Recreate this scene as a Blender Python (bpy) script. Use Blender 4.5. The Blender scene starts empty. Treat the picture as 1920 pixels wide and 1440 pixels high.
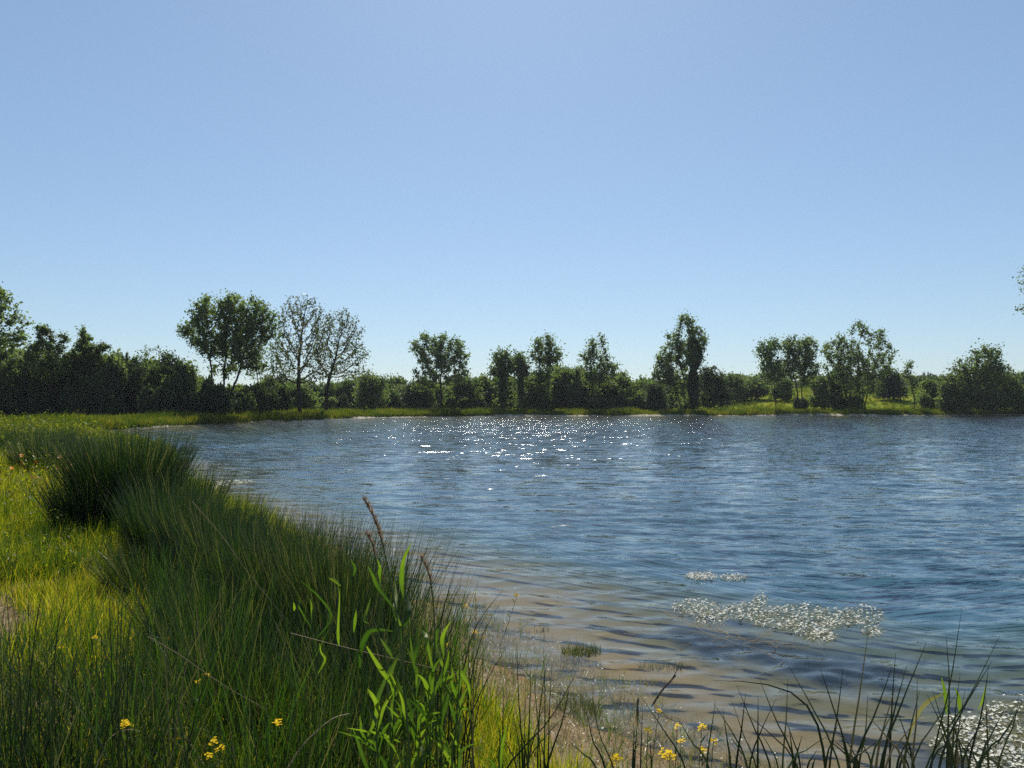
import bpy, math, random
import numpy as np
from mathutils import Vector, Matrix, Euler, noise as mnoise

R = math.radians
sc = bpy.context.scene
col = sc.collection
rng = np.random.default_rng(7)
random.seed(7)

# ------------------------------------------------------------------ camera, sky, sun, exposure
EYE = 2.0            # metres above the water (z = 0)
F = 1450.0           # focal length in photo pixels (1920 wide)
PITCH = math.atan(35 / F)
cam_d = bpy.data.cameras.new("camera")
cam = bpy.data.objects.new("camera", cam_d)
col.objects.link(cam)
cam.location = (0, 0, EYE)
cam.rotation_euler = (R(90) + PITCH, 0, 0)
cam_d.sensor_width = 36
cam_d.lens = F / 1920 * 36
cam_d.clip_start = 0.05
cam_d.clip_end = 6000
sc.camera = cam

SUN_EL, SUN_AZ = R(46), R(0)        # azimuth measured from +Y towards +X
world = bpy.data.worlds.new("World")
sc.world = world
world.use_nodes = True
wn = world.node_tree.nodes
wl = world.node_tree.links
bg = wn["Background"]
sky = wn.new("ShaderNodeTexSky")
sky.sky_type = 'NISHITA'
sky.sun_disc = False
sky.sun_elevation = SUN_EL
sky.sun_rotation = SUN_AZ
sky.altitude = 100
sky.air_density = 1.0
sky.dust_density = 0.35
sky.ozone_density = 2.2
gm = wn.new("ShaderNodeGamma"); gm.inputs[1].default_value = 0.65
wl.new(sky.outputs[0], gm.inputs[0])
mu = wn.new("ShaderNodeMix"); mu.data_type = 'RGBA'; mu.blend_type = 'MULTIPLY'; mu.inputs[0].default_value = 1
wl.new(gm.outputs[0], mu.inputs[6]); mu.inputs[7].default_value = (1.50, 1.80, 2.09, 1)
wl.new(mu.outputs[2], bg.inputs[0])
bg.inputs[1].default_value = 0.078
sun_d = bpy.data.lights.new("sun", 'SUN')
sun_d.energy = 5.0
sun_d.angle = R(0.53)
sun_d.color = (1.0, 0.95, 0.86)
sun = bpy.data.objects.new("sun", sun_d)
col.objects.link(sun)
sdir = Vector((math.sin(SUN_AZ) * math.cos(SUN_EL), math.cos(SUN_AZ) * math.cos(SUN_EL), math.sin(SUN_EL)))
sun.rotation_euler = sdir.to_track_quat('Z', 'Y').to_euler()
sun.location = (0, 60, 60)
vs = sc.view_settings
vs.view_transform = 'Standard'
vs.look = 'None'
vs.exposure = 0.35
vs.gamma = 1.0
vs.use_curve_mapping = False
sc.cycles.use_denoising = False
sc.cycles.max_bounces = 6
sc.cycles.diffuse_bounces = 2
sc.cycles.glossy_bounces = 3
sc.cycles.transmission_bounces = 4
sc.cycles.transparent_max_bounces = 12
sc.cycles.sample_clamp_direct = 40
sc.cycles.sample_clamp_indirect = 6

# ------------------------------------------------------------------ helpers
cp, sp = math.cos(PITCH), math.sin(PITCH)


def W(px, py, Y):
    """point at forward distance Y that the photograph shows at pixel (px, py)"""
    x, y, z = (px - 960) / F, 1.0, (720 - py) / F
    y2, z2 = y * cp - z * sp, y * sp + z * cp
    k = Y / y2
    return np.array((x * k, Y, EYE + z2 * k))


def tag(o, label=None, cat=None, group=None, kind=None):
    if label: o['label'] = label
    if cat: o['category'] = cat
    if group: o['group'] = group
    if kind: o['kind'] = kind
    return o


def empty(name, loc, label, cat, group=None):
    o = bpy.data.objects.new(name, None)
    o.empty_display_size = 0.2
    o.location = loc
    col.objects.link(o)
    return tag(o, label, cat, group)


def make_mesh(name, verts, faces, mat=None, tint=None, smooth=False, attrs=None):
    """verts (N,3); faces: (M,k) int array or list of such arrays"""
    me = bpy.data.meshes.new(name)
    verts = np.asarray(verts, dtype=np.float32).reshape(-1, 3)
    if not isinstance(faces, list): faces = [faces]
    faces = [np.asarray(f, dtype=np.int32) for f in faces if len(f)]
    me.vertices.add(len(verts))
    me.vertices.foreach_set("co", verts.ravel())
    nl = sum(f.size for f in faces); nf = sum(len(f) for f in faces)
    me.loops.add(nl); me.polygons.add(nf)
    me.loops.foreach_set("vertex_index", np.concatenate([f.ravel() for f in faces]))
    st = []; c = 0
    for f in faces:
        st.append(c + np.arange(len(f)) * f.shape[1]); c += f.size
    me.polygons.foreach_set("loop_start", np.concatenate(st).astype(np.int32))
    me.update(calc_edges=True)
    if smooth:
        me.polygons.foreach_set("use_smooth", np.ones(nf, dtype=bool))
    if tint is not None:
        a = me.attributes.new("tint", 'FLOAT', 'POINT')
        a.data.foreach_set("value", np.asarray(tint, dtype=np.float32))
    for k, v in (attrs or {}).items():
        a = me.attributes.new(k, 'FLOAT', 'POINT')
        a.data.foreach_set("value", np.asarray(v, dtype=np.float32))
    if mat: me.materials.append(mat)
    return me


def link(name, me, parent=None, loc=None):
    o = bpy.data.objects.new(name, me)
    if loc is not None: o.location = loc
    col.objects.link(o)
    if parent: o.parent = parent
    return o


class MB:
    def __init__(s): s.v = []; s.f = {}; s.t = []; s.n = 0
    def add(s, v, f, t=0.5):
        v = np.asarray(v, dtype=float).reshape(-1, 3); f = np.asarray(f)
        s.f.setdefault(f.shape[1], []).append(f + s.n)
        s.v.append(v); s.n += len(v)
        s.t.append(np.full(len(v), t) if np.isscalar(t) else np.asarray(t, float))
        return s
    def mesh(s, name, mat, smooth=False):
        return make_mesh(name, np.concatenate(s.v), [np.concatenate(a) for a in s.f.values()], mat, np.concatenate(s.t), smooth)


def ribbons(base, az, h, lean, curl, w, seg=4, taper=0.1, face=None, tint=None, wmid=None):
    """many grass blades at once: bent strips. base (n,3); the others scalars or (n,)"""
    n = len(base)
    A = lambda v: np.broadcast_to(np.asarray(v, float), (n,)).copy()
    az, h, lean, curl, w = map(A, (az, h, lean, curl, w))
    face = A(rng.uniform(0, 2 * np.pi, n) if face is None else face)
    t = np.linspace(0, 1, seg + 1)
    ang = lean[:, None] + curl[:, None] * t[None, :] ** 1.5
    ds = h[:, None] / seg
    r = np.concatenate([np.zeros((n, 1)), np.cumsum(np.sin(ang[:, :-1] + np.diff(ang) / 2) * ds, 1)], 1)
    z = np.concatenate([np.zeros((n, 1)), np.cumsum(np.cos(ang[:, :-1] + np.diff(ang) / 2) * ds, 1)], 1)
    P = np.stack([base[:, 0:1] + r * np.cos(az)[:, None], base[:, 1:2] + r * np.sin(az)[:, None], base[:, 2:3] + z], 2)
    ww = w[:, None] * (1 - (1 - taper) * t[None, :] ** 1.6)
    if wmid: ww = w[:, None] * (np.sin(np.pi * np.clip(t * 0.92 + 0.08, 0, 1)) ** 0.7 * 0.97 + 0.03)[None, :]
    side = np.stack([np.cos(face), np.sin(face), np.zeros(n)], 1)[:, None, :]
    L = P - side * ww[:, :, None] / 2; Rr = P + side * ww[:, :, None] / 2
    V = np.stack([L, Rr], 2).reshape(-1, 3)
    b = (np.arange(n) * (seg + 1) * 2)[:, None] + (np.arange(seg) * 2)[None, :]
    b = b.ravel()
    Fq = np.stack([b, b + 1, b + 3, b + 2], 1)
    tt = rng.uniform(0, 1, n) if tint is None else A(tint)
    return V, Fq, np.repeat(tt, (seg + 1) * 2)


def tube(pts, rad, sides=5):
    """tapered tube along a polyline"""
    P = np.asarray(pts, float); n = len(P)
    rad = np.broadcast_to(np.asarray(rad, float), (n,))
    T = np.gradient(P, axis=0); T /= np.linalg.norm(T, axis=1)[:, None] + 1e-9
    up = np.array((0, 1, 0.0)) if abs(T[0][1]) < 0.9 else np.array((1.0, 0, 0))
    X = np.cross(T, up); X /= np.linalg.norm(X, axis=1)[:, None] + 1e-9
    Yv = np.cross(T, X)
    a = np.arange(sides) * 2 * np.pi / sides
    V = P[:, None, :] + rad[:, None, None] * (X[:, None, :] * np.cos(a)[None, :, None] + Yv[:, None, :] * np.sin(a)[None, :, None])
    i = np.arange(n - 1)[:, None] * sides; j = np.arange(sides)[None, :]; k = (j + 1) % sides
    Fq = np.stack([i + j, i + k, i + sides + k, i + sides + j], 2).reshape(-1, 4)
    return V.reshape(-1, 3), Fq


def spline(pts, n):
    P = np.asarray(pts, float)
    if len(P) == 2: return P[0] + (P[1] - P[0]) * np.linspace(0, 1, n)[:, None]
    Q = np.vstack([2 * P[0] - P[1], P, 2 * P[-1] - P[-2]])
    out = []
    for u in np.linspace(0, len(P) - 1 - 1e-6, n):
        k = int(u); t = u - k
        a, b, c, d = Q[k:k + 4]
        out.append(0.5 * ((2 * b) + (c - a) * t + (2 * a - 5 * b + 4 * c - d) * t * t + (3 * b - a - 3 * c + d) * t ** 3))
    return np.array(out)


def leaf_strip(pts, width, n=8, fold=0.25, nrm=(0, -1, 0)):
    """folded leaf along a curve (base first)"""
    C = spline(pts, n + 1)
    T = np.gradient(C, axis=0); T /= np.linalg.norm(T, axis=1)[:, None] + 1e-9
    S = np.cross(T, np.asarray(nrm, float)); S /= np.linalg.norm(S, axis=1)[:, None] + 1e-9
    N = np.cross(S, T)
    t = np.linspace(0, 1, n + 1)
    w = width * (np.minimum(1, 0.22 + t * 1.9) * (1 - t ** 2.0) ** 0.9 + 0.02) / 2
    L = C - S * w[:, None]; Rr = C + S * w[:, None]; M = C + N * (w * fold)[:, None]
    V = np.stack([L, M, Rr], 1).reshape(-1, 3)
    b = np.arange(n) * 3
    Fq = np.concatenate([np.stack([b, b + 1, b + 4, b + 3], 1), np.stack([b + 1, b + 2, b + 5, b + 4], 1)])
    return V, Fq


def fbm(x, y, s=1.0, o=3):
    return mnoise.fractal(Vector((x * s, y * s, 3.7)), 1.0, 2.0, o)


def fbm_arr(X, Y, s=1.0, seed=0, o=3):
    """cheap vectorised value noise"""
    out = np.zeros_like(X, dtype=float); amp = 1; tot = 0
    def h(i, j):
        n = np.sin(i * 127.1 + j * 311.7 + seed * 74.7) * 43758.5453
        return n - np.floor(n)
    for k in range(o):
        x = X * s * 2 ** k + 17.3 * k; y = Y * s * 2 ** k - 9.1 * k
        i, j = np.floor(x), np.floor(y); u, v = x - i, y - j
        u = u * u * (3 - 2 * u); v = v * v * (3 - 2 * v)
        out += amp * ((h(i, j) * (1 - u) + h(i + 1, j) * u) * (1 - v) + (h(i, j + 1) * (1 - u) + h(i + 1, j + 1) * u) * v)
        tot += amp; amp *= 0.5
    return out / tot


# ------------------------------------------------------------------ materials
def new_mat(name):
    m = bpy.data.materials.new(name); m.use_nodes = True
    nt = m.node_tree; nt.nodes.clear()
    out = nt.nodes.new("ShaderNodeOutputMaterial")
    return m, nt, nt.nodes, nt.links, out


def ramp(nt, fac, stops):
    r = nt.nodes.new("ShaderNodeValToRGB")
    while len(r.color_ramp.elements) < len(stops): r.color_ramp.elements.new(0.5)
    for e, (p, c) in zip(r.color_ramp.elements, stops):
        e.position = p; e.color = (*c, 1)
    nt.links.new(fac, r.inputs[0])
    return r.outputs[0]


def math_n(nt, op, a, b=None, c=None):
    n = nt.nodes.new("ShaderNodeMath"); n.operation = op
    for i, v in enumerate((a, b, c)):
        if v is None: continue
        if isinstance(v, (int, float)): n.inputs[i].default_value = v
        else: nt.links.new(v, n.inputs[i])
    return n.outputs[0]


def leaf_mat(name, stops, trans=0.4, tcol=(1.6, 1.9, 0.6), rough=0.45, patch=0.35, pscale=0.6, spec=0.4):
    """foliage: tint attribute + patches in the world choose the colour; part of the light passes through"""
    m, nt, N, L, out = new_mat(name)
    at = N.new("ShaderNodeAttribute"); at.attribute_name = "tint"
    geo = N.new("ShaderNodeNewGeometry")
    nz = N.new("ShaderNodeTexNoise"); nz.inputs['Scale'].default_value = pscale; nz.inputs['Detail'].default_value = 3
    L.new(geo.outputs['Position'], nz.inputs['Vector'])
    oi = N.new("ShaderNodeObjectInfo")
    p = math_n(nt, 'MULTIPLY_ADD', nz.outputs['Fac'], patch * 2.2, -patch * 1.1)
    q = math_n(nt, 'MULTIPLY_ADD', oi.outputs['Random'], 0.24, -0.12)
    f = math_n(nt, 'ADD', math_n(nt, 'ADD', at.outputs['Fac'], p), q)
    c = ramp(nt, f, stops)
    b = N.new("ShaderNodeBsdfPrincipled")
    L.new(c, b.inputs['Base Color']); b.inputs['Roughness'].default_value = rough
    b.inputs['Specular IOR Level'].default_value = spec
    t = N.new("ShaderNodeBsdfTranslucent")
    mx = N.new("ShaderNodeMix"); mx.data_type = 'RGBA'; mx.blend_type = 'MULTIPLY'; mx.inputs[0].default_value = 1
    L.new(c, mx.inputs[6]); mx.inputs[7].default_value = (*tcol, 1)
    L.new(mx.outputs[2], t.inputs[0])
    ms = N.new("ShaderNodeMixShader"); ms.inputs[0].default_value = trans
    L.new(b.outputs[0], ms.inputs[1]); L.new(t.outputs[0], ms.inputs[2]); L.new(ms.outputs[0], out.inputs[0])
    return m


def plain_mat(name, c1, c2, scale=8, rough=0.8, spec=0.3, bump=0.0):
    m, nt, N, L, out = new_mat(name)
    tc = N.new("ShaderNodeTexCoord")
    nz = N.new("ShaderNodeTexNoise"); nz.inputs['Scale'].default_value = scale; nz.inputs['Detail'].default_value = 5
    L.new(tc.outputs['Object'], nz.inputs['Vector'])
    c = ramp(nt, nz.outputs['Fac'], [(0.3, c1), (0.7, c2)])
    b = N.new("ShaderNodeBsdfPrincipled"); L.new(c, b.inputs['Base Color'])
    b.inputs['Roughness'].default_value = rough; b.inputs['Specular IOR Level'].default_value = spec
    if bump:
        bp = N.new("ShaderNodeBump"); bp.inputs['Strength'].default_value = bump; bp.inputs['Distance'].default_value = 0.05
        L.new(nz.outputs['Fac'], bp.inputs['Height']); L.new(bp.outputs[0], b.inputs['Normal'])
    L.new(b.outputs[0], out.inputs[0])
    return m


M = {}
M['meadow'] = leaf_mat("meadow_grass", [(0.0, (0.035, 0.08, 0.012)), (0.4, (0.125, 0.165, 0.016)), (0.8, (0.28, 0.25, 0.035)), (1.0, (0.30, 0.24, 0.09))], 0.58, (1.7, 1.7, 0.4), patch=0.5, pscale=0.7, spec=0.15)
M['bankgrass'] = leaf_mat("bank_grass", [(0.0, (0.035, 0.07, 0.012)), (0.45, (0.085, 0.12, 0.018)), (0.85, (0.17, 0.165, 0.025)), (1.0, (0.21, 0.18, 0.03))], 0.42, (1.4, 1.5, 0.45), patch=0.95, pscale=0.3, spec=0.0)
M['tallgrass'] = leaf_mat("tall_grass", [(0.0, (0.02, 0.05, 0.012)), (0.6, (0.05, 0.10, 0.016)), (1.0, (0.12, 0.16, 0.03))], 0.4, (1.4, 1.6, 0.5), patch=0.3, pscale=1.5, spec=0.3)
M['rush'] = leaf_mat("rush_stems", [(0.0, (0.009, 0.022, 0.011)), (0.6, (0.024, 0.048, 0.017)), (0.92, (0.075, 0.115, 0.022)), (1.0, (0.26, 0.20, 0.10))], 0.22, (1.2, 1.5, 0.5), rough=0.42, patch=0.22, spec=0.45)
M['reed'] = leaf_mat("reed_leaf", [(0.0, (0.022, 0.050, 0.012)), (0.5, (0.065, 0.115, 0.018)), (1.0, (0.14, 0.19, 0.03))], 0.5, (1.5, 1.7, 0.45), rough=0.5, patch=0.2, pscale=6)
M['reedstem'] = leaf_mat("reed_stem", [(0.0, (0.04, 0.08, 0.02)), (1.0, (0.08, 0.13, 0.03))], 0.15, rough=0.45, patch=0.2, pscale=6)
M['seed'] = leaf_mat("reed_seed", [(0.0, (0.12, 0.085, 0.06)), (1.0, (0.32, 0.25, 0.17))], 0.3, (1.2, 1.0, 0.8), rough=0.8)
M['straw'] = leaf_mat("dry_straw", [(0.0, (0.20, 0.13, 0.07)), (1.0, (0.45, 0.34, 0.2))], 0.25, (1, 1, 0.9), rough=0.7)
M['tree'] = leaf_mat("tree_leaves", [(0.0, (0.052, 0.076, 0.036)), (0.5, (0.095, 0.130, 0.054)), (1.0, (0.15, 0.185, 0.08))], 0.57, (1.45, 1.6, 0.7), rough=0.6, spec=0.25, patch=0.25, pscale=0.35)
M['tree_dark'] = leaf_mat("ivy_leaves", [(0.0, (0.030, 0.042, 0.030)), (0.6, (0.052, 0.074, 0.038)), (1.0, (0.09, 0.12, 0.05))], 0.38, (1.3, 1.5, 0.6), rough=0.6, spec=0.2, patch=0.2, pscale=0.35)
M['tree_pale'] = leaf_mat("pale_leaves", [(0.0, (0.06, 0.09, 0.035)), (0.5, (0.10, 0.14, 0.05)), (1.0, (0.16, 0.20, 0.065))], 0.45, (1.4, 1.6, 0.6), rough=0.5, patch=0.2, pscale=0.35)
M['bark'] = plain_mat("bark", (0.022, 0.018, 0.014), (0.055, 0.045, 0.035), 3, 0.9, 0.1)
M['tree_brown'] = leaf_mat("brownish_leaves", [(0.0, (0.045, 0.065, 0.026)), (0.5, (0.085, 0.108, 0.042)), (1.0, (0.15, 0.14, 0.06))], 0.42, (1.3, 1.4, 0.6), patch=0.3, pscale=0.4, spec=0.2)
M['petal'] = plain_mat("white_petal", (0.45, 0.44, 0.36), (0.66, 0.65, 0.57), 30, 0.9, 0.1)
M['yellow'] = plain_mat("yellow_petal", (0.72, 0.46, 0.01), (0.80, 0.56, 0.012), 60, 0.9, 0.1)
M['orange'] = plain_mat("orange_petal", (0.7, 0.20, 0.01), (0.7, 0.27, 0.01), 60, 0.5)
M['weed'] = leaf_mat("water_weed", [(0.0, (0.05, 0.07, 0.02)), (0.6, (0.12, 0.13, 0.04)), (1.0, (0.30, 0.26, 0.14))], 0.3, (1.2, 1.3, 0.6), rough=0.4, patch=0.3, pscale=5)
M['stick'] = plain_mat("dead_stick", (0.05, 0.04, 0.03), (0.20, 0.16, 0.12), 40, 0.8)


def ground_mat():
    m, nt, N, L, out = new_mat("earth_and_sand")
    geo = N.new("ShaderNodeNewGeometry")
    sx = N.new("ShaderNodeSeparateXYZ"); L.new(geo.outputs['Position'], sx.inputs[0])
    n1 = N.new("ShaderNodeTexNoise"); n1.inputs['Scale'].default_value = 0.9; n1.inputs['Detail'].default_value = 6
    n2 = N.new("ShaderNodeTexNoise"); n2.inputs['Scale'].default_value = 14; n2.inputs['Detail'].default_value = 6; n2.inputs['Roughness'].default_value = 0.7
    n3 = N.new("ShaderNodeTexNoise"); n3.inputs['Scale'].default_value = 0.05; n3.inputs['Detail'].default_value = 4
    for n in (n1, n2, n3): L.new(geo.outputs['Position'], n.inputs['Vector'])
    land = ramp(nt, n2.outputs['Fac'], [(0.3, (0.10, 0.065, 0.035)), (0.5, (0.19, 0.135, 0.075)), (0.7, (0.30, 0.23, 0.14))])
    field = ramp(nt, n3.outputs['Fac'], [(0.35, (0.10, 0.15, 0.022)), (0.65, (0.19, 0.20, 0.02))])
    far = N.new("ShaderNodeMapRange"); far.inputs[1].default_value = 22; far.inputs[2].default_value = 45
    L.new(sx.outputs[1], far.inputs[0])
    mx = N.new("ShaderNodeMix"); mx.data_type = 'RGBA'; L.new(far.outputs[0], mx.inputs[0]); L.new(land, mx.inputs[6]); L.new(field, mx.inputs[7])
    sand = ramp(nt, n2.outputs['Fac'], [(0.25, (0.13, 0.09, 0.055)), (0.75, (0.27, 0.20, 0.125))])
    zz = math_n(nt, 'MULTIPLY_ADD', n1.outputs['Fac'], 0.22, sx.outputs[2])
    # lake bed: shallow sand; water's scattered blue light and dimming painted in with depth
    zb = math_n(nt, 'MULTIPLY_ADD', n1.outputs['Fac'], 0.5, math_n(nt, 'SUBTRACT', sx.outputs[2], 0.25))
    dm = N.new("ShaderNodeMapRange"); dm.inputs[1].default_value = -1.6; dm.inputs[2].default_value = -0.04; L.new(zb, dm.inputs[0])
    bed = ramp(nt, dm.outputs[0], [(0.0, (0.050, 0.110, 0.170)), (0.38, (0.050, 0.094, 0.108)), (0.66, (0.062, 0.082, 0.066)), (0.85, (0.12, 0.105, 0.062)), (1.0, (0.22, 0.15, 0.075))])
    wa = N.new("ShaderNodeAttribute"); wa.attribute_name = "weed"
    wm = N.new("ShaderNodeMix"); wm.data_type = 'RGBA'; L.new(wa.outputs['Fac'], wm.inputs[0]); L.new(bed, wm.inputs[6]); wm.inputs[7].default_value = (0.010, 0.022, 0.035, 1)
    s1 = N.new("ShaderNodeMapRange"); s1.inputs[1].default_value = 0.24; s1.inputs[2].default_value = 0.34; L.new(zz, s1.inputs[0])
    m1 = N.new("ShaderNodeMix"); m1.data_type = 'RGBA'; L.new(s1.outputs[0], m1.inputs[0]); L.new(sand, m1.inputs[6]); L.new(mx.outputs[2], m1.inputs[7])
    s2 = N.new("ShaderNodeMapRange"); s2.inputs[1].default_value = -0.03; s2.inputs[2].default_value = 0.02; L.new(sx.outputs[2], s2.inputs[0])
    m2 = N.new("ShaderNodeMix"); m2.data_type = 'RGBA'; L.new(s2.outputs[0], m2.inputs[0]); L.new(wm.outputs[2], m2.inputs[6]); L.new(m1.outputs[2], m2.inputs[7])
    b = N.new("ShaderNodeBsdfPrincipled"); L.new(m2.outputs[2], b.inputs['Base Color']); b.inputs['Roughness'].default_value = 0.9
    b.inputs['Specular IOR Level'].default_value = 0.0
    bp = N.new("ShaderNodeBump"); bp.inputs['Strength'].default_value = 0.6; bp.inputs['Distance'].default_value = 0.03
    L.new(n2.outputs['Fac'], bp.inputs['Height']); L.new(bp.outputs[0], b.inputs['Normal'])
    L.new(b.outputs[0], out.inputs[0])
    return m


def sand_mat():
    m, nt, N, L, out = new_mat("pale_shore_sand")
    geo = N.new("ShaderNodeNewGeometry")
    n2 = N.new("ShaderNodeTexNoise"); n2.inputs['Scale'].default_value = 1.5; n2.inputs['Detail'].default_value = 8
    L.new(geo.outputs['Position'], n2.inputs['Vector'])
    c = ramp(nt, n2.outputs['Fac'], [(0.3, (0.20, 0.16, 0.10)), (0.55, (0.34, 0.28, 0.19)), (0.78, (0.52, 0.46, 0.36))])
    b = N.new("ShaderNodeBsdfPrincipled"); L.new(c, b.inputs['Base Color']); b.inputs['Roughness'].default_value = 0.85
    L.new(b.outputs[0], out.inputs[0])
    return m


def water_mat():
    m, nt, N, L, out = new_mat("lake_water")
    geo = N.new("ShaderNodeNewGeometry")
    at = N.new("ShaderNodeAttribute"); at.attribute_name = "ripple"
    big = N.new("ShaderNodeAttribute"); big.attribute_name = "swell"
    def slopes(scale, vec, amp, src, detail):
        mp = N.new("ShaderNodeMapping"); mp.inputs['Scale'].default_value = vec; mp.inputs['Rotation'].default_value = (0, 0, R(6))
        L.new(geo.outputs['Position'], mp.inputs[0])
        nz = N.new("ShaderNodeTexNoise"); nz.inputs['Scale'].default_value = scale; nz.inputs['Detail'].default_value = detail
        nz.inputs['Roughness'].default_value = 0.6
        L.new(mp.outputs[0], nz.inputs['Vector'])
        s = N.new("ShaderNodeVectorMath"); s.operation = 'SUBTRACT'; L.new(nz.outputs['Color'], s.inputs[0]); s.inputs[1].default_value = (0.5, 0.5, 0.5)
        k = N.new("ShaderNodeVectorMath"); k.operation = 'MULTIPLY'; L.new(s.outputs[0], k.inputs[0]); k.inputs[1].default_value = amp
        w = N.new("ShaderNodeVectorMath"); w.operation = 'SCALE'; L.new(k.outputs[0], w.inputs[0]); L.new(src, w.inputs[3])
        return w.outputs[0]
    s1 = slopes(1.0, (3.5, 11, 1), RIP1, at.outputs['Fac'], 2)
    s2 = slopes(1.0, (0.9, 3.2, 1), RIP2, big.outputs['Fac'], 2)
    a = N.new("ShaderNodeVectorMath"); a.operation = 'ADD'; L.new(s1, a.inputs[0]); L.new(s2, a.inputs[1])
    b = N.new("ShaderNodeVectorMath"); b.operation = 'ADD'; L.new(a.outputs[0], b.inputs[0]); L.new(geo.outputs['Normal'], b.inputs[1])
    nn = N.new("ShaderNodeVectorMath"); nn.operation = 'NORMALIZE'; L.new(b.outputs[0], nn.inputs[0])
    g = N.new("ShaderNodeBsdfAnisotropic") if False else N.new("ShaderNodeBsdfGlossy")
    g.inputs['Roughness'].default_value = 0.09; g.inputs['Color'].default_value = (0.98, 0.98, 0.98, 1)
    L.new(nn.outputs[0], g.inputs['Normal'])
    tr = N.new("ShaderNodeBsdfTransparent"); tr.inputs[0].default_value = (0.86, 0.93, 0.90, 1)
    fr = N.new("ShaderNodeFresnel"); fr.inputs[0].default_value = 1.34; L.new(nn.outputs[0], fr.inputs['Normal'])
    ms = N.new("ShaderNodeMixShader"); L.new(fr.outputs[0], ms.inputs[0]); L.new(tr.outputs[0], ms.inputs[1]); L.new(g.outputs[0], ms.inputs[2])
    L.new(ms.outputs[0], out.inputs[0])
    return m


RIP1 = (1.25, 1.75, 0.0)
RIP2 = (1.1, 1.7, 0.0)
M['ground'] = ground_mat(); M['sand'] = sand_mat(); M['water'] = water_mat()

# ------------------------------------------------------------------ lake outline
SH = [(8, 2.9), (4, 2.9), (2.4, 3.1), (1.4, 3.5), (0.75, 4.3), (0.35, 5.0), (-0.15, 6.0), (-0.8, 7.4), (-1.7, 9.2), (-2.9, 11.4), (-4.4, 13.8),
      (-6.2, 16.6), (-8.7, 20), (-12, 27), (-17.5, 35), (-24.5, 45), (-29.3, 52), (-30.2, 59), (-29.6, 67), (-28.4, 75), (-26.4, 84), (-23, 94),
      (-18, 104.5), (-9, 112), (0, 115.5), (25, 119.5), (60, 123), (92, 124.5), (125, 112), (135, 80), (95, 45), (40, 20), (14, 6)]
SHP = spline(SH + [SH[0]], 420)[:-1, :]


def shore_dist(X, Y):
    """signed distance to the shoreline: positive on land, negative in the lake"""
    shp = X.shape; x = X.ravel(); y = Y.ravel()
    A = SHP; B = np.roll(SHP, -1, 0)
    best = np.full(len(x), 1e9); inside = np.zeros(len(x), bool)
    for a, b in zip(A, B):
        e = b - a; l2 = e @ e + 1e-12
        t = np.clip(((x - a[0]) * e[0] + (y - a[1]) * e[1]) / l2, 0, 1)
        d = (x - a[0] - t * e[0]) ** 2 + (y - a[1] - t * e[1]) ** 2
        best = np.minimum(best, d)
        c = (a[1] > y) != (b[1] > y)
        if c.any():
            xi = a[0] + (y - a[1]) / (e[1] if e[1] else 1e-9) * e[0]
            inside ^= c & (x < xi)
    d = np.sqrt(best)
    return np.where(inside, -d, d).reshape(shp)


def ground_z(X, Y, d=None):
    if d is None: d = shore_dist(X, Y)
    X = np.asarray(X, float); Y = np.asarray(Y, float)
    dd = d + (fbm_arr(X, Y, 1.3, 3, 2) - 0.5) * 0.35 * np.clip(1 - np.abs(d) / 6, 0, 1)
    z = np.interp(dd, [-40, -14, -8, -4, -2.4, -1.1, 0, 0.5, 1.3, 3, 12, 40], [-3, -1.7, -0.95, -0.46, -0.25, -0.09, 0.0, 0.10, 0.24, 0.42, 0.58, 0.7])
    z = np.where(z < 0, z * (1 + np.clip((Y - 8) / 10, 0, 0.8)), z)
    land = np.clip(d / 4, 0, 1)
    z += land * (fbm_arr(X, Y, 0.35, 5, 3) - 0.5) * 0.18
    s = lambda a, b, v: np.clip((v - a) / (b - a), 0, 1) ** 2 * (3 - 2 * np.clip((v - a) / (b - a), 0, 1))
    # the meadow behind the far bank climbs a little towards the right
    z += s(126, 180, Y) * s(18, 60, X) * 4.6 + s(200, 900, Y) * 4
    return z


# ------------------------------------------------------------------ ground sheet
def axis(lo_far, lo, hi, hi_far, step, growth):
    c = list(np.arange(lo, hi + 1e-6, step)); s = step; v = c[-1]
    while v < hi_far: s *= growth; v += s; c.append(v)
    s = step; v = c[0]
    while v > lo_far: s *= growth; v -= s; c.insert(0, v)
    return np.array(c)


gx = axis(-2600, -7, 6, 2600, 0.14, 1.055)
gy = axis(-300, 1.5, 16, 90, 0.14, 1.045)
gy = np.concatenate([gy[gy < 84], np.arange(84, 134, 1.0), 134 + np.cumsum(1.0 * 1.05 ** np.arange(99))])
gy = gy[gy < 3500]
GX, GY = np.meshgrid(gx, gy)
GD = shore_dist(GX, GY)
GZ = ground_z(GX, GY, GD)
GZ = np.where((GD > -1.2) & (GD < 1.2) & (GY > 30), GZ - 0.05, GZ)
MATS = [  # floating mats of water crowfoot: outline blobs in the photograph (px, py, rx, ry), all lying on the water
    [(1315, 1082, 30, 7), (1375, 1084, 25, 5)],
    [(1305, 1140, 45, 16), (1330, 1160, 30, 12), (1400, 1148, 50, 16), (1425, 1125, 16, 10), (1460, 1165, 45, 16), (1520, 1175, 50, 20), (1570, 1160, 40, 18),
     (1620, 1155, 36, 18), (1500, 1145, 50, 10), (1635, 1185, 20, 10), (1540, 1195, 30, 9)],
    [(1850, 1375, 70, 30), (1890, 1340, 50, 22), (1800, 1400, 55, 25), (1905, 1400, 60, 30), (1795, 1360, 40, 16), (1870, 1430, 60, 25)],
    [(400, 911, 32, 5), (420, 907, 40, 3), (462, 905, 20, 2)],
]


def on_water(px, py):
    s = (720 - py) / F
    zc = s * cp + sp; yc = cp - s * sp
    Y = -EYE * yc / zc
    return W(px, py, Y)


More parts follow.
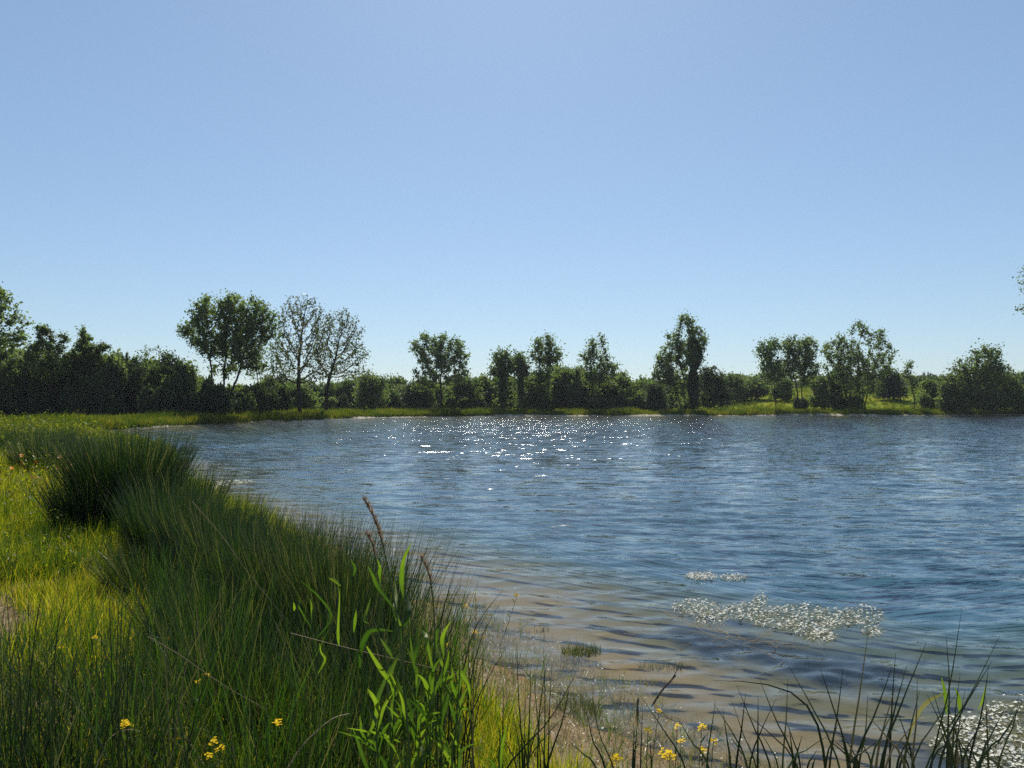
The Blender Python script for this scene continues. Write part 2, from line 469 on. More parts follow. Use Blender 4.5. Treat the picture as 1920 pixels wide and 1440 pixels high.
weed = np.zeros_like(GX)
for m in MATS[:3]:
    for px, py, rx, ry in m:
        c = on_water(px, py + 16); e = on_water(px, py + 16 + ry * 1.7)
        w = rx * 1.35 / F * c[1]; l = abs(c[1] - e[1]) + 0.12
        weed = np.maximum(weed, np.clip(1.35 - ((GX - c[0]) / w) ** 2 - ((GY - c[1]) / l) ** 2, 0, 1))
nx, ny = len(gx), len(gy)
i = (np.arange(ny - 1)[:, None] * nx + np.arange(nx - 1)[None, :]).ravel()
gf = np.stack([i, i + 1, i + nx + 1, i + nx], 1)
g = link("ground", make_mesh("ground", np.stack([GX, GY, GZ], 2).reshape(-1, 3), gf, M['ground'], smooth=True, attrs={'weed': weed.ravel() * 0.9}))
tag(g, "grassy earth bank and sandy lake bed under everything", kind='structure')

# pale eroded edge of the far and left banks
idx = [k for k, p in enumerate(SHP) if (p[1] > 33 or p[0] < -9) and not (p[0] > 100 and p[1] < 60)]
prof = [(-0.9, -0.10), (-0.2, -0.02), (0.05, 0.05), (0.28, 0.17), (0.9, 0.22), (1.6, 0.24)]
P = SHP[idx]; T = np.gradient(P, axis=0); T /= np.linalg.norm(T, axis=1)[:, None]; Nn = np.stack([T[:, 1], -T[:, 0]], 1)
d0 = shore_dist(P[:, 0] + Nn[:, 0] * 2, P[:, 1] + Nn[:, 1] * 2)
if np.median(d0) < 0: Nn = -Nn
fine = spline(P, len(P) * 5); fn = spline(Nn, len(P) * 5)
wob = (fbm_arr(fine[:, 0], fine[:, 1], 0.25, 9, 3) - 0.5) * 1.2
hh = np.interp(fine[:, 1], [30, 60, 110], [0.25, 0.4, 1]) * (0.35 + 1.1 * np.clip(fbm_arr(fine[:, 0], fine[:, 1], 0.09, 4, 3) * 2 - 0.55, 0, 1))
nar = np.interp(fine[:, 1], [30, 80, 115], [0.35, 0.5, 0.9])
rows = [np.stack([fine[:, 0] + fn[:, 0] * (o * nar + wob * nar), fine[:, 1] + fn[:, 1] * (o * nar + wob * nar), z * np.where(z > 0, hh, 1) * np.ones(len(fine))], 1) for o, z in prof]
SV = np.stack(rows, 1).reshape(-1, 3); k = len(prof); nn_ = len(fine)
i = (np.arange(nn_ - 1)[:, None] * k + np.arange(k - 1)[None, :]).ravel()
b = link("shore", make_mesh("shore", SV, np.stack([i, i + 1, i + k + 1, i + k], 1), M['sand'], smooth=True))
tag(b, "narrow pale sandy edge where bank meets the lake", kind='structure')

# ------------------------------------------------------------------ water
ty = [1.7]
while ty[-1] < 140: ty.append(ty[-1] + max(0.017, 0.0055 * ty[-1]))
ty = np.array(ty)
tx = np.concatenate([np.linspace(-1.5, -0.8, 12)[:-1], np.linspace(-0.8, 0.8, 330), np.linspace(0.8, 3.4, 40)[1:]])
WT, WY = np.meshgrid(tx, ty); WX = WT * WY
WD = -shore_dist(WX, WY)
sp_y = np.maximum(0.017, 0.0055 * WY)
Z = np.zeros_like(WX)
wr = np.random.default_rng(3)
depthf = np.clip(WD / 5.0, 0, 1)
for q in range(46):
    lam = 0.13 * (1.35 / 0.13) ** (wr.random() ** 1.15)
    a = wr.normal(0, 0.36) + R(8)
    kx, ky = math.sin(a) * 2 * np.pi / lam, math.cos(a) * 2 * np.pi / lam
    att = np.clip((lam / sp_y - 3) / 4, 0, 1)
    att = att * (0.6 + 0.4 * depthf)
    slope = 0.026 * (1.25 if 0.2 < lam < 0.7 else 0.75)
    ph = wr.random() * 6.283
    env = 0.35 + 1.3 * fbm_arr(WX + q * 3.1, WY * 1.6 + q, 0.55 / max(lam, 0.25) * 0.35, q, 2)
    th = kx * WX + ky * WY + ph + 0.5 * np.sin(0.31 * WX + 0.2 * WY + q)
    Z += att * env * slope * lam / 6.283 * (np.cos(th) + 0.22 * np.cos(2 * th))
calm = np.zeros_like(WX)
for m in MATS[:3]:
    for px, py, rx, ry in m:
        c = on_water(px, py + 14); e = on_water(px, py + 14 + ry * 1.8)
        w = rx * 1.3 / F * c[1]; l = abs(c[1] - e[1]) + 0.25
        calm = np.maximum(calm, np.clip(1.5 - ((WX - c[0]) / w) ** 2 - ((WY - c[1]) / l) ** 2, 0, 1))
Z *= 1 - 0.75 * calm
ripple = (0.12 + 0.22 * np.clip(WD / 6, 0, 1) + 0.80 * np.clip((WD - 5) / 45, 0, 1)) * (1 - 0.8 * calm)
ripple *= 0.6 + 0.8 * fbm_arr(WX, WY, 0.07, 12, 4)
swell = np.clip((WY - 7) / 24, 0, 1) * (0.4 + 0.6 * np.clip(WD / 6, 0, 1))
n_x = len(tx)
i = (np.arange(len(ty) - 1)[:, None] * n_x + np.arange(n_x - 1)[None, :]).ravel()
keep = (WD.ravel()[i] > -2.5)
i = i[keep]
wme = make_mesh("water", np.stack([WX, WY, Z], 2).reshape(-1, 3), np.stack([i, i + 1, i + n_x + 1, i + n_x], 1), M['water'], smooth=True,
                attrs={'ripple': ripple.ravel(), 'swell': swell.ravel()})
tag(link("water", wme), "rippled blue lake water glittering in the sun", kind='structure')

# ------------------------------------------------------------------ scattering (one object instancing small pieces)
def variants(name, meshes):
    c = bpy.data.collections.new(name)
    for k, me in enumerate(meshes):
        o = bpy.data.objects.new("%s_piece" % name, me); c.objects.link(o)
    return c


def scatter(name, pts, rot, scl, coll, nvar, label):
    me = bpy.data.meshes.new(name)
    me.vertices.add(len(pts)); me.vertices.foreach_set("co", np.asarray(pts, np.float32).ravel())
    a = me.attributes.new("rot", 'FLOAT_VECTOR', 'POINT'); a.data.foreach_set("vector", np.asarray(rot, np.float32).ravel())
    a = me.attributes.new("scl", 'FLOAT_VECTOR', 'POINT'); a.data.foreach_set("vector", np.asarray(scl, np.float32).ravel())
    a = me.attributes.new("vidx", 'INT', 'POINT'); a.data.foreach_set("value", rng.integers(0, nvar, len(pts)).astype(np.int32))
    o = link(name, me)
    ng = bpy.data.node_groups.new(name, 'GeometryNodeTree')
    ng.interface.new_socket("Geometry", in_out='INPUT', socket_type='NodeSocketGeometry')
    ng.interface.new_socket("Geometry", in_out='OUTPUT', socket_type='NodeSocketGeometry')
    N, L = ng.nodes, ng.links
    gi, go = N.new("NodeGroupInput"), N.new("NodeGroupOutput")
    ci = N.new("GeometryNodeCollectionInfo"); ci.inputs[0].default_value = coll
    ci.inputs['Separate Children'].default_value = True; ci.inputs['Reset Children'].default_value = True
    ip = N.new("GeometryNodeInstanceOnPoints")
    def attr(nm, ty):
        n = N.new("GeometryNodeInputNamedAttribute"); n.data_type = ty; n.inputs['Name'].default_value = nm; return n.outputs[0]
    er = N.new("FunctionNodeEulerToRotation"); L.new(attr("rot", 'FLOAT_VECTOR'), er.inputs[0])
    L.new(gi.outputs[0], ip.inputs['Points']); L.new(ci.outputs[0], ip.inputs['Instance'])
    ip.inputs['Pick Instance'].default_value = True
    L.new(attr("vidx", 'INT'), ip.inputs['Instance Index']); L.new(er.outputs[0], ip.inputs['Rotation']); L.new(attr("scl", 'FLOAT_VECTOR'), ip.inputs['Scale'])
    L.new(ip.outputs[0], go.inputs[0])
    md = o.modifiers.new("scatter", 'NODES'); md.node_group = ng
    return tag(o, label, kind='stuff')


def rots(n, tilt=0.12):
    return np.stack([rng.normal(0, tilt, n), rng.normal(0, tilt, n), rng.uniform(0, 6.283, n)], 1)


def on_ground(x, y, sink=0.02, d=None):
    return np.stack([x, y, ground_z(x, y, d) - sink], 1)


def grass_tuft(name, n, h, spread, w, mat, lean=0.25, curl=0.9, t0=0.0, t1=1.0, seg=4):
    base = np.zeros((n, 3)); r = spread * np.sqrt(rng.random(n)); a = rng.uniform(0, 6.283, n)
    base[:, 0] = r * np.cos(a); base[:, 1] = r * np.sin(a)
    V, Fq, t = ribbons(base, a + rng.normal(0, 0.8, n), h * rng.uniform(0.45, 1.1, n), np.abs(rng.normal(0, lean, n)), np.abs(rng.normal(0.2, curl, n)) * rng.random(n),
                       w * rng.uniform(0.6, 1.3, n), seg=seg, tint=rng.uniform(t0, t1, n))
    return make_mesh(name, V, Fq, mat, t)


def rush_tuft(name, n, h, spread, w, lean=0.14, mat=None, seg=4):
    base = np.zeros((n, 3)); r = spread * np.sqrt(rng.random(n)); a = rng.uniform(0, 6.283, n)
    base[:, 0] = r * np.cos(a); base[:, 1] = r * np.sin(a)
    ln = (r / max(spread, 1e-3)) * lean * 1.6 + np.abs(rng.normal(0, lean * 0.5, n))
    t = rng.uniform(0, 0.93, n); t[rng.random(n) < 0.09] = 1.15
    V, Fq, t = ribbons(base, a + rng.normal(0, 0.7, n), h * rng.uniform(0.6, 1.08, n), ln, rng.normal(0.06, 0.16, n), w * rng.uniform(0.7, 1.2, n), seg=seg, taper=0.12, tint=t)
    return make_mesh(name, V, Fq, mat or M['rush'], t)


def herb(name, n, h, mat, leaf=0.03):
    """leafy meadow plant: stems with many small leaves"""
    mb = MB()
    for k in range(n):
        a = rng.uniform(0, 6.283); ln = abs(rng.normal(0.1, 0.2)); hh = h * rng.uniform(0.5, 1.1)
        p1 = np.array((rng.normal(0, 0.05), rng.normal(0, 0.05), 0)); p2 = p1 + np.array((math.cos(a) * math.sin(ln), math.sin(a) * math.sin(ln), math.cos(ln))) * hh
        V, Fq = tube([p1, (p1 + p2) / 2 + rng.normal(0, 0.01, 3), p2], [0.0022, 0.0018, 0.001], 3); mb.add(V, Fq, rng.uniform(0.1, 0.5))
        m = rng.integers(9, 15); tt = rng.uniform(0.15, 1, m)
        base = p1 + (p2 - p1) * tt[:, None]
        V, Fq, t = ribbons(base, rng.uniform(0, 6.283, m), leaf * rng.uniform(0.7, 1.6, m), rng.uniform(0.6, 1.5, m), rng.uniform(0, 0.6, m), leaf * 0.42, seg=3, wmid=True, tint=rng.uniform(0, 0.7, m))
        mb.add(V, Fq, t)
    return mb.mesh(name, mat)


def cloud(n, x0, x1, y0, y1):
    return rng.uniform(x0, x1, n), rng.uniform(y0, y1, n)


# short meadow grass on the near left bank
mead = variants("grass", [grass_tuft("grass", 26, h, 0.09, 0.0065, M['meadow'], 0.35, 1.0) for h in (0.18, 0.24, 0.3, 0.2)])
x, y = cloud(42000, -13, 1.2, 2.0, 20)
keep = rng.random(len(x)) < np.clip(9.0 / y, 0.25, 1) * (np.abs(x) < y * 0.75 + 0.6)
x, y = x[keep], y[keep]
d = shore_dist(x, y)
bare = fbm_arr(x, y, 0.8, 21, 3)
trail = np.exp(-((x + 4.2 - (y - 6) * -0.15) / 0.7) ** 2) * (y > 4.2) * (y < 7.6)
keep = (d > 0.55) & (bare + trail * 0.22 < 0.80)
x, y, d = x[keep], y[keep], d[keep]
s = 0.6 + 0.8 * fbm_arr(x, y, 0.6, 22, 3)
s = s * np.interp(y, [2, 7, 9, 20], [1.0, 0.85, 1.3, 1.6])
scatter("grass", on_ground(x, y, 0.01, d), rots(len(x)), np.stack([s, s, s * rng.uniform(0.8, 1.2, len(x))], 1), mead, 4, "short bright yellow-green grass on the near left bank")

# taller green herbs left behind
herbs = variants("herbs", [herb("herbs", 7, h, M['meadow'], 0.035) for h in (0.3, 0.42, 0.36)])
x, y = cloud(6000, -26, -1.5, 6.5, 40)
d = shore_dist(x, y)
pm = fbm_arr(x, y, 0.45, 31, 3)
keep = (d > 1.0) & (x > -y * 0.75 - 1) & (((pm > 0.52)) | (y > 9)) & (rng.random(len(x)) < np.clip(12 / y, 0.2, 1)) & ~((y < 8) & (x > -3.4))
x, y, d = x[keep], y[keep], d[keep]
s = rng.uniform(0.8, 1.5, len(x)) * np.interp(y, [7, 15, 40], [0.8, 1.3, 2.2])
scatter("herbs", on_ground(x, y, 0.01, d), rots(len(x)), np.stack([s, s, s], 1), herbs, 3, "leafy green meadow herbs at the left edge behind the grass")

# bank grass round the far shore and on the left bank
bankt = variants("bank_grass", [grass_tuft("bank_grass", 30, h, 0.32, 0.045, M['bankgrass'], 0.3, 0.7, seg=3) for h in (0.5, 0.65, 0.8, 0.45)])
k = 12000
ss = rng.integers(0, len(fine), k); off = rng.exponential(2.2, k) + np.where(fine[ss, 1] < 100, 0.12, 0.4)
x = fine[ss, 0] + fn[ss, 0] * off; y = fine[ss, 1] + fn[ss, 1] * off
x2, y2 = cloud(15000, -75, 130, 20, 205)
x = np.concatenate([x, x2]); y = np.concatenate([y, y2])
d = shore_dist(x, y)
keep = (d > 0.1) & (np.abs(x) < y * 0.78 + 3)
x, y, d = x[keep], y[keep], d[keep]
hm = 0.45 + 1.0 * fbm_arr(x, y, 0.22, 41, 3)
s = np.where(d < 6, hm, 0.75 * hm) * np.interp(y, [20, 60, 200], [0.8, 1.0, 1.4])
scatter("bank_grass", on_ground(x, y, 0.03, d), rots(len(x)), np.stack([s * 1.2, s * 1.2, s], 1), bankt, 4, "sunlit tufty grass along the far and left banks")

# mass of rushes along the near left shore and under the camera
rt = variants("rushes", [rush_tuft("rushes", 70, h, 0.17, 0.0066, 0.25) for h in (0.78, 0.92, 1.02, 0.85, 0.7)])
P_ = []
def band(n, x0, x1, y0, y1, s0, s1, cond=None):
    x, y = cloud(n, x0, x1, y0, y1)
    d = shore_dist(x, y)
    k = d > 0.25
    if cond is not None: k &= cond(x, y, d)
    s = rng.uniform(s0, s1, len(x))
    P_.extend(list(zip(x[k], y[k], s[k])))
band(62, -2.6, 0.2, 4.0, 8.5, 0.70, 1.0, lambda x, y, d: (d < 2.4) & (x < -0.42 - max(0, 0) - np.clip(y - 4.6, 0, 9) * 0.22))
band(50, -2.0, -0.25, 2.7, 4.6, 0.72, 0.92, lambda x, y, d: (x < -0.38) & ~((y < 3.1) & (x > -0.75)))
band(22, -2.4, -0.9, 1.9, 3.2, 0.68, 0.85)
band(16, -3.4, -1.6, 2.8, 4.2, 0.55, 0.72)
P_ = np.array(P_)
s = P_[:, 2]
scatter("rushes", on_ground(P_[:, 0], P_[:, 1]), rots(len(P_), 0.05), np.stack([s, s, s], 1), rt, 5, "dense dark green rushes crowding the near left shore")

tg = variants("tall_grass", [grass_tuft("tall_grass", 18, h, 0.12, 0.0075, M['tallgrass'], 0.25, 0.6, 0.1, 0.75, 5) for h in (0.45, 0.58, 0.7)])
x, y = cloud(1300, -5.2, -0.3, 1.9, 8.5)
d = shore_dist(x, y); pm = fbm_arr(x, y, 0.9, 51, 3)
keep = (d > 0.5) & (pm > 0.55 - 0.08 * (x < -2)) & (np.abs(x) < y * 0.72 + 0.4)
x, y, d = x[keep], y[keep], d[keep]
s = rng.uniform(0.6, 1.15, len(x)) * np.interp(x, [-3, -1.2], [0.75, 1.05])
scatter("tall_grass", on_ground(x, y, 0.01, d), rots(len(x), 0.1), np.stack([s, s, s], 1), tg, 3, "tall bright green grass growing between the near rushes")

# ------------------------------------------------------------------ trees
def sca(attr, nodes, parent, step, kill, iters=140, bias=(0, 0, 0.05)):
    """space colonisation: branches grow towards the points that fill the crown"""
    nodes = [np.array(p, float) for p in nodes]; parent = list(parent)
    A = np.asarray(attr, float)
    NP = np.array(nodes)
    D = np.linalg.norm(A[:, None] - NP[None], axis=2)
    near = D.argmin(1); dist = D.min(1); alive = np.ones(len(A), bool)
    cnt = {}
    for it in range(iters):
        ia = np.where(alive)[0]
        if not len(ia): break
        NPn = np.array(nodes)
        v = A[ia] - NPn[near[ia]]; v /= np.linalg.norm(v, axis=1)[:, None] + 1e-9
        acc = np.zeros((len(nodes), 3)); np.add.at(acc, near[ia], v)
        src = np.unique(near[ia]); new = []
        for sidx in src:
            if cnt.get(sidx, 0) > 3: continue
            g = acc[sidx]; l = np.linalg.norm(g)
            if l < 1e-6: continue
            g = g / l + np.array(bias) + rng.normal(0, 0.13, 3); g /= np.linalg.norm(g)
            new.append(nodes[sidx] + g * step); parent.append(int(sidx)); cnt[sidx] = cnt.get(sidx, 0) + 1
        if not new: break
        base = len(nodes); nodes += new
        Dn = np.linalg.norm(A[ia][:, None] - np.array(new)[None], axis=2)
        m = Dn.argmin(1); mv = Dn[np.arange(len(ia)), m]
        b = mv < dist[ia]
        near[ia[b]] = base + m[b]; dist[ia[b]] = mv[b]
        alive[dist < kill] = False
    return np.array(nodes), np.array(parent)


def wood(nodes, parent, tip, expo, rmax=None):
    comp = np.arange(len(nodes))
    for k in range(len(nodes)):
        if parent[k] >= 0: comp[k] = comp[parent[k]]
    n = len(nodes); r = np.zeros(n); ch = np.zeros(n, int)
    for k in range(n - 1, -1, -1):
        if r[k] == 0: r[k] = tip ** expo
        if parent[k] >= 0:
            r[parent[k]] += r[k]; ch[parent[k]] += 1
    r = r ** (1 / expo)
    if rmax: r = np.minimum(r, rmax)
    mbs = {c: MB() for c in np.unique(comp)}
    for k in range(n):
        p = parent[k]
        if p < 0: continue
        sides = 6 if r[k] > 0.09 else (4 if r[k] > 0.035 else 3)
        a, b = nodes[p], nodes[k]
        r0 = min(r[p], r[k] * 1.25) if ch[p] > 1 else r[p]
        V, Fq = tube([a - (b - a) * 0.06, b], [r0, r[k]], sides)
        mbs[comp[k]].add(V, Fq)
    return [m for m in mbs.values() if m.n], r, ch


def leaf_quads(C, size, flat=0.0, tint=None, elong=1.6):
    n = len(C)
    a = rng.normal(0, 1, (n, 3)); a[:, 2] *= (1 - flat); a /= np.linalg.norm(a, axis=1)[:, None]
    b = rng.normal(0, 1, (n, 3)); b[:, 2] *= (1 - flat); b -= a * (a * b).sum(1)[:, None]; b /= np.linalg.norm(b, axis=1)[:, None]
    s = size * rng.uniform(0.55, 1.25, n)[:, None]
    V = np.stack([C - a * s * elong / 2, C + b * s / 2 + a * s * 0.1, C + a * s * elong / 2, C - b * s / 2 + a * s * 0.1], 1).reshape(-1, 3)
    Fq = np.arange(n * 4).reshape(-1, 4)
    t = rng.uniform(0, 1, n) if tint is None else tint
    return V, Fq, np.repeat(t, 4)


def ellip(n, c, r):
    u = rng.normal(0, 1, (n, 3)); u /= np.linalg.norm(u, axis=1)[:, None]
    return np.asarray(c) + u * (rng.random((n, 1)) ** 0.42) * np.asarray(r)


def tree(name, label, Y, bases, blobs, nat=320, leaves=7000, lsize=0.24, spread=0.42, tip=0.014, expo=2.3, rmax=None, mat='tree', step=0.5,
         kill=0.75, sparse=0.0, group=None, cat='tree', ivy=None, depth=0.9, flat=0.0, bias=(0, 0, 0.08), guide=None, undergrowth=0):
    """blobs: (px, py, rx, ry[, weight]) lobes of the crown; bases: pixel x of each stem's foot. All at distance Y."""
    k = Y / F; lsize *= 0.74; leaves = int(leaves * 1.55); spread *= 1.25
    foot = []
    for bx in bases:
        X = (bx - 960) * k
        foot.append(np.array((X, Y + rng.uniform(-0.4, 0.4), float(ground_z(np.array([X]), np.array([Y]))[0]) - 0.1)))
    root = empty(name, foot[0], label, cat, group)
    areas = np.array([b[2] * b[3] * (b[4] if len(b) > 4 else 1) for b in blobs], float); areas /= areas.sum()
    at = []
    for (bx, by, rx, ry, *_), w in zip(blobs, areas):
        c = W(bx, by, Y + rng.normal(0, 0.5))
        at.append(ellip(max(8, int(nat * w)), c, (rx * k, depth * (rx + ry) / 2 * k, ry * k)))
    at = np.concatenate(at)
    nodes, parent = [], []
    for kf, f in enumerate(foot):
        h = (at[:, 2].min() - f[2]) * 0.75
        nodes.append(f); parent.append(-1)
        tgt = at.mean(0)
        if guide: tgt = W(guide[kf][0], guide[kf][1], Y)
        m = max(2, int(max(h, 1.5) / step)); prev = f
        for q in range(m):
            dirv = tgt - prev; dirv /= np.linalg.norm(dirv); dirv = dirv * 0.6 + np.array((0, 0, 0.6)) + rng.normal(0, 0.06, 3); dirv /= np.linalg.norm(dirv)
            prev = prev + dirv * step; parent.append(len(nodes) - 1); nodes.append(prev)
    nd, pa = sca(at, nodes, parent, step, kill, bias=bias)
    mbs, r, ch = wood(nd, pa, tip, expo, rmax)
    o = root.location
    for mb in mbs:
        me = mb.mesh("trunk", M['bark']); me.transform(Matrix.Translation(-o)); link("trunk", me, root)
    tips = np.where((r < tip * 4) & (nd[:, 2] > foot[0][2] + 0.8))[0]
    if sparse: tips = tips[rng.random(len(tips)) > sparse]
    ct = np.clip(rng.normal(0.5, 0.2, len(tips)), 0, 1)
    pick = rng.integers(0, len(tips), leaves)
    C = nd[tips[pick]] + rng.normal(0, spread, (leaves, 3)) * np.clip(rng.random((leaves, 1)) * 1.3, 0.15, 1)
    V, Fq, t = leaf_quads(C, lsize, flat, np.clip(ct[pick] + rng.normal(0, 0.15, leaves), 0, 1))
    mb = MB().add(V, Fq, t)
    me = mb.mesh("crown", M[mat]); me.transform(Matrix.Translation(-o)); link("crown", me, root)
    if ivy:
        mb = MB()
        for bx, by, rx, ry, n in ivy:
            c = W(bx, by, Y)
            V, Fq, t = leaf_quads(ellip(n, c, (rx * k, rx * k, ry * k)), lsize * 1.1)
            mb.add(V, Fq, t)
        me = mb.mesh("ivy", M['tree_dark']); me.transform(Matrix.Translation(-o)); link("ivy", me, root)
    return root


def bush_mesh(name, mat, n=3600, seed=0, lobes=14, size=0.1, hgt=1.0):
    """unit bush: radius about 1, height about 1.6*hgt, foot at z = 0"""
    r = np.random.default_rng(seed); C = []
    L = [(0, 0, 0.55 * hgt, 0.72)]
    for q in range(lobes):
        a = r.uniform(0, 6.283); e = r.uniform(-0.2, 1.2)
        L.append((math.cos(a) * 0.62 * math.cos(e), math.sin(a) * 0.62 * math.cos(e), (0.55 + 0.72 * math.sin(e)) * hgt, r.uniform(0.16, 0.40)))
    w = np.array([l[3] ** 2 for l in L]); w /= w.sum(); tt = []
    for (x, y, z, rad), ww in zip(L, w):
        m = int(n * ww); u = r.normal(0, 1, (m, 3)); u /= np.linalg.norm(u, axis=1)[:, None]
        C.append(np.array((x, y, z)) + u * rad * (0.45 + 0.65 * r.random((m, 1)) ** 0.7) * np.array((1, 1, 1.0 * hgt))); tt.append(np.clip(r.normal(r.uniform(0.3, 0.7), 0.2, m), 0, 1))
    for q in range(70):      # shoots that break the outline
        (x, y, z, rad) = L[r.integers(0, len(L))]; u = r.normal(0, 1, 3); u[2] = abs(u[2]) + 0.3; u /= np.linalg.norm(u)
        m = r.integers(6, 16); tq = r.uniform(0.85, 1.15 + r.uniform(0.1, 0.5), (m, 1))
        C.append(np.array((x, y, z)) + u * rad * tq + r.normal(0, 0.03, (m, 3))); tt.append(np.clip(r.normal(0.7, 0.2, m), 0, 1))
    C = np.concatenate(C); tt = np.concatenate(tt)
    k = C[:, 2] > 0.02; C, tt = C[k], tt[k]
    mb = MB(); V, Fq, t = leaf_quads(C, size, 0, tt); mb.add(V, Fq, t)
    return mb.mesh(name, mat)


BUSH = {('tree', k): bush_mesh("foliage", M['tree'], 3800, 10 + k, size=0.10, hgt=(1, 1.2, 0.85)[k]) for k in range(3)}
BUSH.update({('tree_dark', k): bush_mesh("foliage", M['tree_dark'], 3800, 20 + k, size=0.10, hgt=(1, 1.2, 0.85)[k]) for k in range(3)})
BUSH.update({('tree_pale', k): bush_mesh("foliage", M['tree_pale'], 3800, 30 + k, size=0.09, hgt=(1, 1.2, 0.85)[k]) for k in range(3)})
stem_mb = MB()
for k in range(5):
    a = rng.uniform(0, 6.283)
    V, Fq = tube(spline([(rng.normal(0, .05), rng.normal(0, .05), -0.05), (math.cos(a) * .12, math.sin(a) * .12, .35), (math.cos(a) * .4, math.sin(a) * .4, .95)], 6), np.linspace(.035, .008, 6), 5)
    stem_mb.add(V, Fq)
STEM = stem_mb.mesh("stems", M['bark'])


def bush(px, top, Y, rx, mat, label, k=0, name="bush", cat="bush", group=None):
    kk = Y / F; X = (px - 960) * kk; z = float(ground_z(np.array([X]), np.array([Y]))[0])
    H = W(px, top, Y)[2] - z
    root = empty(name, (X, Y, z), label, cat, group)
    root.scale = (rx * kk / 0.98, rx * kk * 0.9, H / (1.42 * (1, 1.2, 0.85)[k])); root.rotation_euler = (0, 0, 0)
    f = link("foliage", BUSH[(mat, k)], root); f.rotation_euler = (0, 0, rng.uniform(0, 6.28))
    link("stems", STEM, root)
    return root


tree("poplar_tree", "tall poplar cut by the left edge of the photo, above the dark thicket", 74, [-25], [(0, 585, 32, 42), (-10, 640, 60, 28), (38, 605, 22, 22), (-50, 560, 60, 60), (25, 635, 32, 14)], nat=600, leaves=4200, lsize=0.27, sparse=0.25, spread=0.28)
tree("locust_tree", "feathery light green tree with spread arms, left of the pointed one", 77, [92], [(80, 622, 14, 18), (70, 650, 20, 12), (120, 636, 16, 9), (105, 652, 20, 10), (60, 672, 16, 8), (95, 690, 34, 22)], nat=420, step=0.32, kill=0.4, leaves=4600, lsize=0.24, spread=0.2, sparse=0.05, flat=0.4, mat='tree_pale')
tree("locust_tree", "feathery pointed tree with a narrow top rising above the left thicket", 78, [163], [(155, 622, 7, 12), (158, 640, 14, 10), (165, 654, 24, 8), (196, 650, 14, 7), (165, 680, 40, 16), (132, 666, 14, 8)], nat=460, step=0.32, kill=0.4, leaves=5600, lsize=0.24, spread=0.2, sparse=0.0, flat=0.4)
tree("bare_sapling", "thin almost leafless sapling poking out of the left thicket", 79, [268], [(262, 660, 12, 18), (275, 665, 12, 20), (298, 660, 14, 20)], nat=160, leaves=260, lsize=0.18, spread=0.2, tip=0.012)
tree("poplar_tree", "broad leafy poplar with several leaning stems, left of the two bare trees", 84, [402, 418, 432], [(388, 588, 32, 36), (440, 578, 40, 30), (482, 598, 34, 38), (352, 618, 20, 22), (395, 640, 42, 34), (450, 640, 44, 44), (500, 612, 24, 28), (470, 680, 30, 24, .5), (420, 690, 34, 20, .4)], nat=1100, step=0.42, kill=0.62, leaves=12500, lsize=0.26, spread=0.33, sparse=0.1, tip=0.022, guide=[(385, 600), (425, 600), (470, 600)])
tree("wispy_tree", "wispy half-bare tree forking low behind the leafy poplar's right side", 91, [488, 498], [(470, 680, 24, 34), (500, 665, 26, 40), (530, 685, 24, 34), (520, 640, 20, 20)], nat=420, leaves=1700, lsize=0.2, spread=0.3, guide=[(478, 690), (515, 690)])
tree("sparse_tree", "left of the two nearly leafless trees at the water's edge, thicker trunk", 93, [563], [(545, 585, 22, 28), (588, 578, 22, 28), (566, 570, 34, 22), (552, 612, 36, 34), (595, 610, 34, 36), (535, 655, 30, 30), (565, 655, 55, 30), (525, 700, 38, 22), (590, 700, 34, 20)], nat=1500, leaves=3300, lsize=0.22, spread=0.26, tip=0.022, expo=2.15, mat='tree_brown', step=0.42, kill=0.6, guide=[(564, 600)])
tree("sparse_tree", "right of the two nearly leafless trees at the water's edge, low forked trunk", 98.5, [612], [(640, 600, 28, 24), (660, 620, 24, 26), (610, 625, 30, 34), (650, 645, 38, 34), (672, 668, 24, 24), (625, 680, 50, 30), (665, 700, 34, 16), (590, 660, 24, 24)], nat=1500, leaves=3500, lsize=0.22, spread=0.26, tip=0.021, expo=2.15, mat='tree_brown', step=0.42, kill=0.6, guide=[(616, 640)])
tree("round_tree", "broad round-crowned tree alone left of centre with a dark forked trunk", 123, [826], [(795, 655, 28, 32), (830, 648, 34, 28), (860, 668, 22, 28), (800, 700, 32, 24), (850, 700, 36, 22), (785, 725, 18, 14), (830, 680, 40, 30)], nat=700, leaves=6500, lsize=0.33, spread=0.34, sparse=0.15, tip=0.024, step=0.65, kill=0.95, guide=[(826, 690)])
tree("ivy_tree", "slender ivy-clad tree, left of the three thin trees near the centre", 124, [944], [(941, 672, 15, 16), (928, 694, 15, 12), (955, 688, 14, 14), (944, 710, 12, 16)], nat=200, leaves=3300, lsize=0.33, spread=0.5, tip=0.022, ivy=[(943, 735, 8, 36, 2000), (943, 695, 6, 20, 500)], step=0.6)
tree("ivy_tree", "slim dark ivy-clad tree between its thicker and taller neighbours", 125, [976], [(974, 675, 10, 18), (983, 695, 10, 14), (968, 692, 9, 12)], nat=150, leaves=2600, lsize=0.33, spread=0.45, tip=0.022, ivy=[(977, 725, 6, 38, 1300)], step=0.6)
tree("round_tree", "thin tree with a round tufted head, tallest of the centre group", 126, [1018, 1027], [(1022, 646, 24, 18), (1004, 662, 14, 16), (1038, 668, 13, 18), (1020, 675, 22, 14), (1015, 715, 20, 24)], nat=360, leaves=3600, lsize=0.33, spread=0.45, tip=0.024, step=0.6, sparse=0.15)
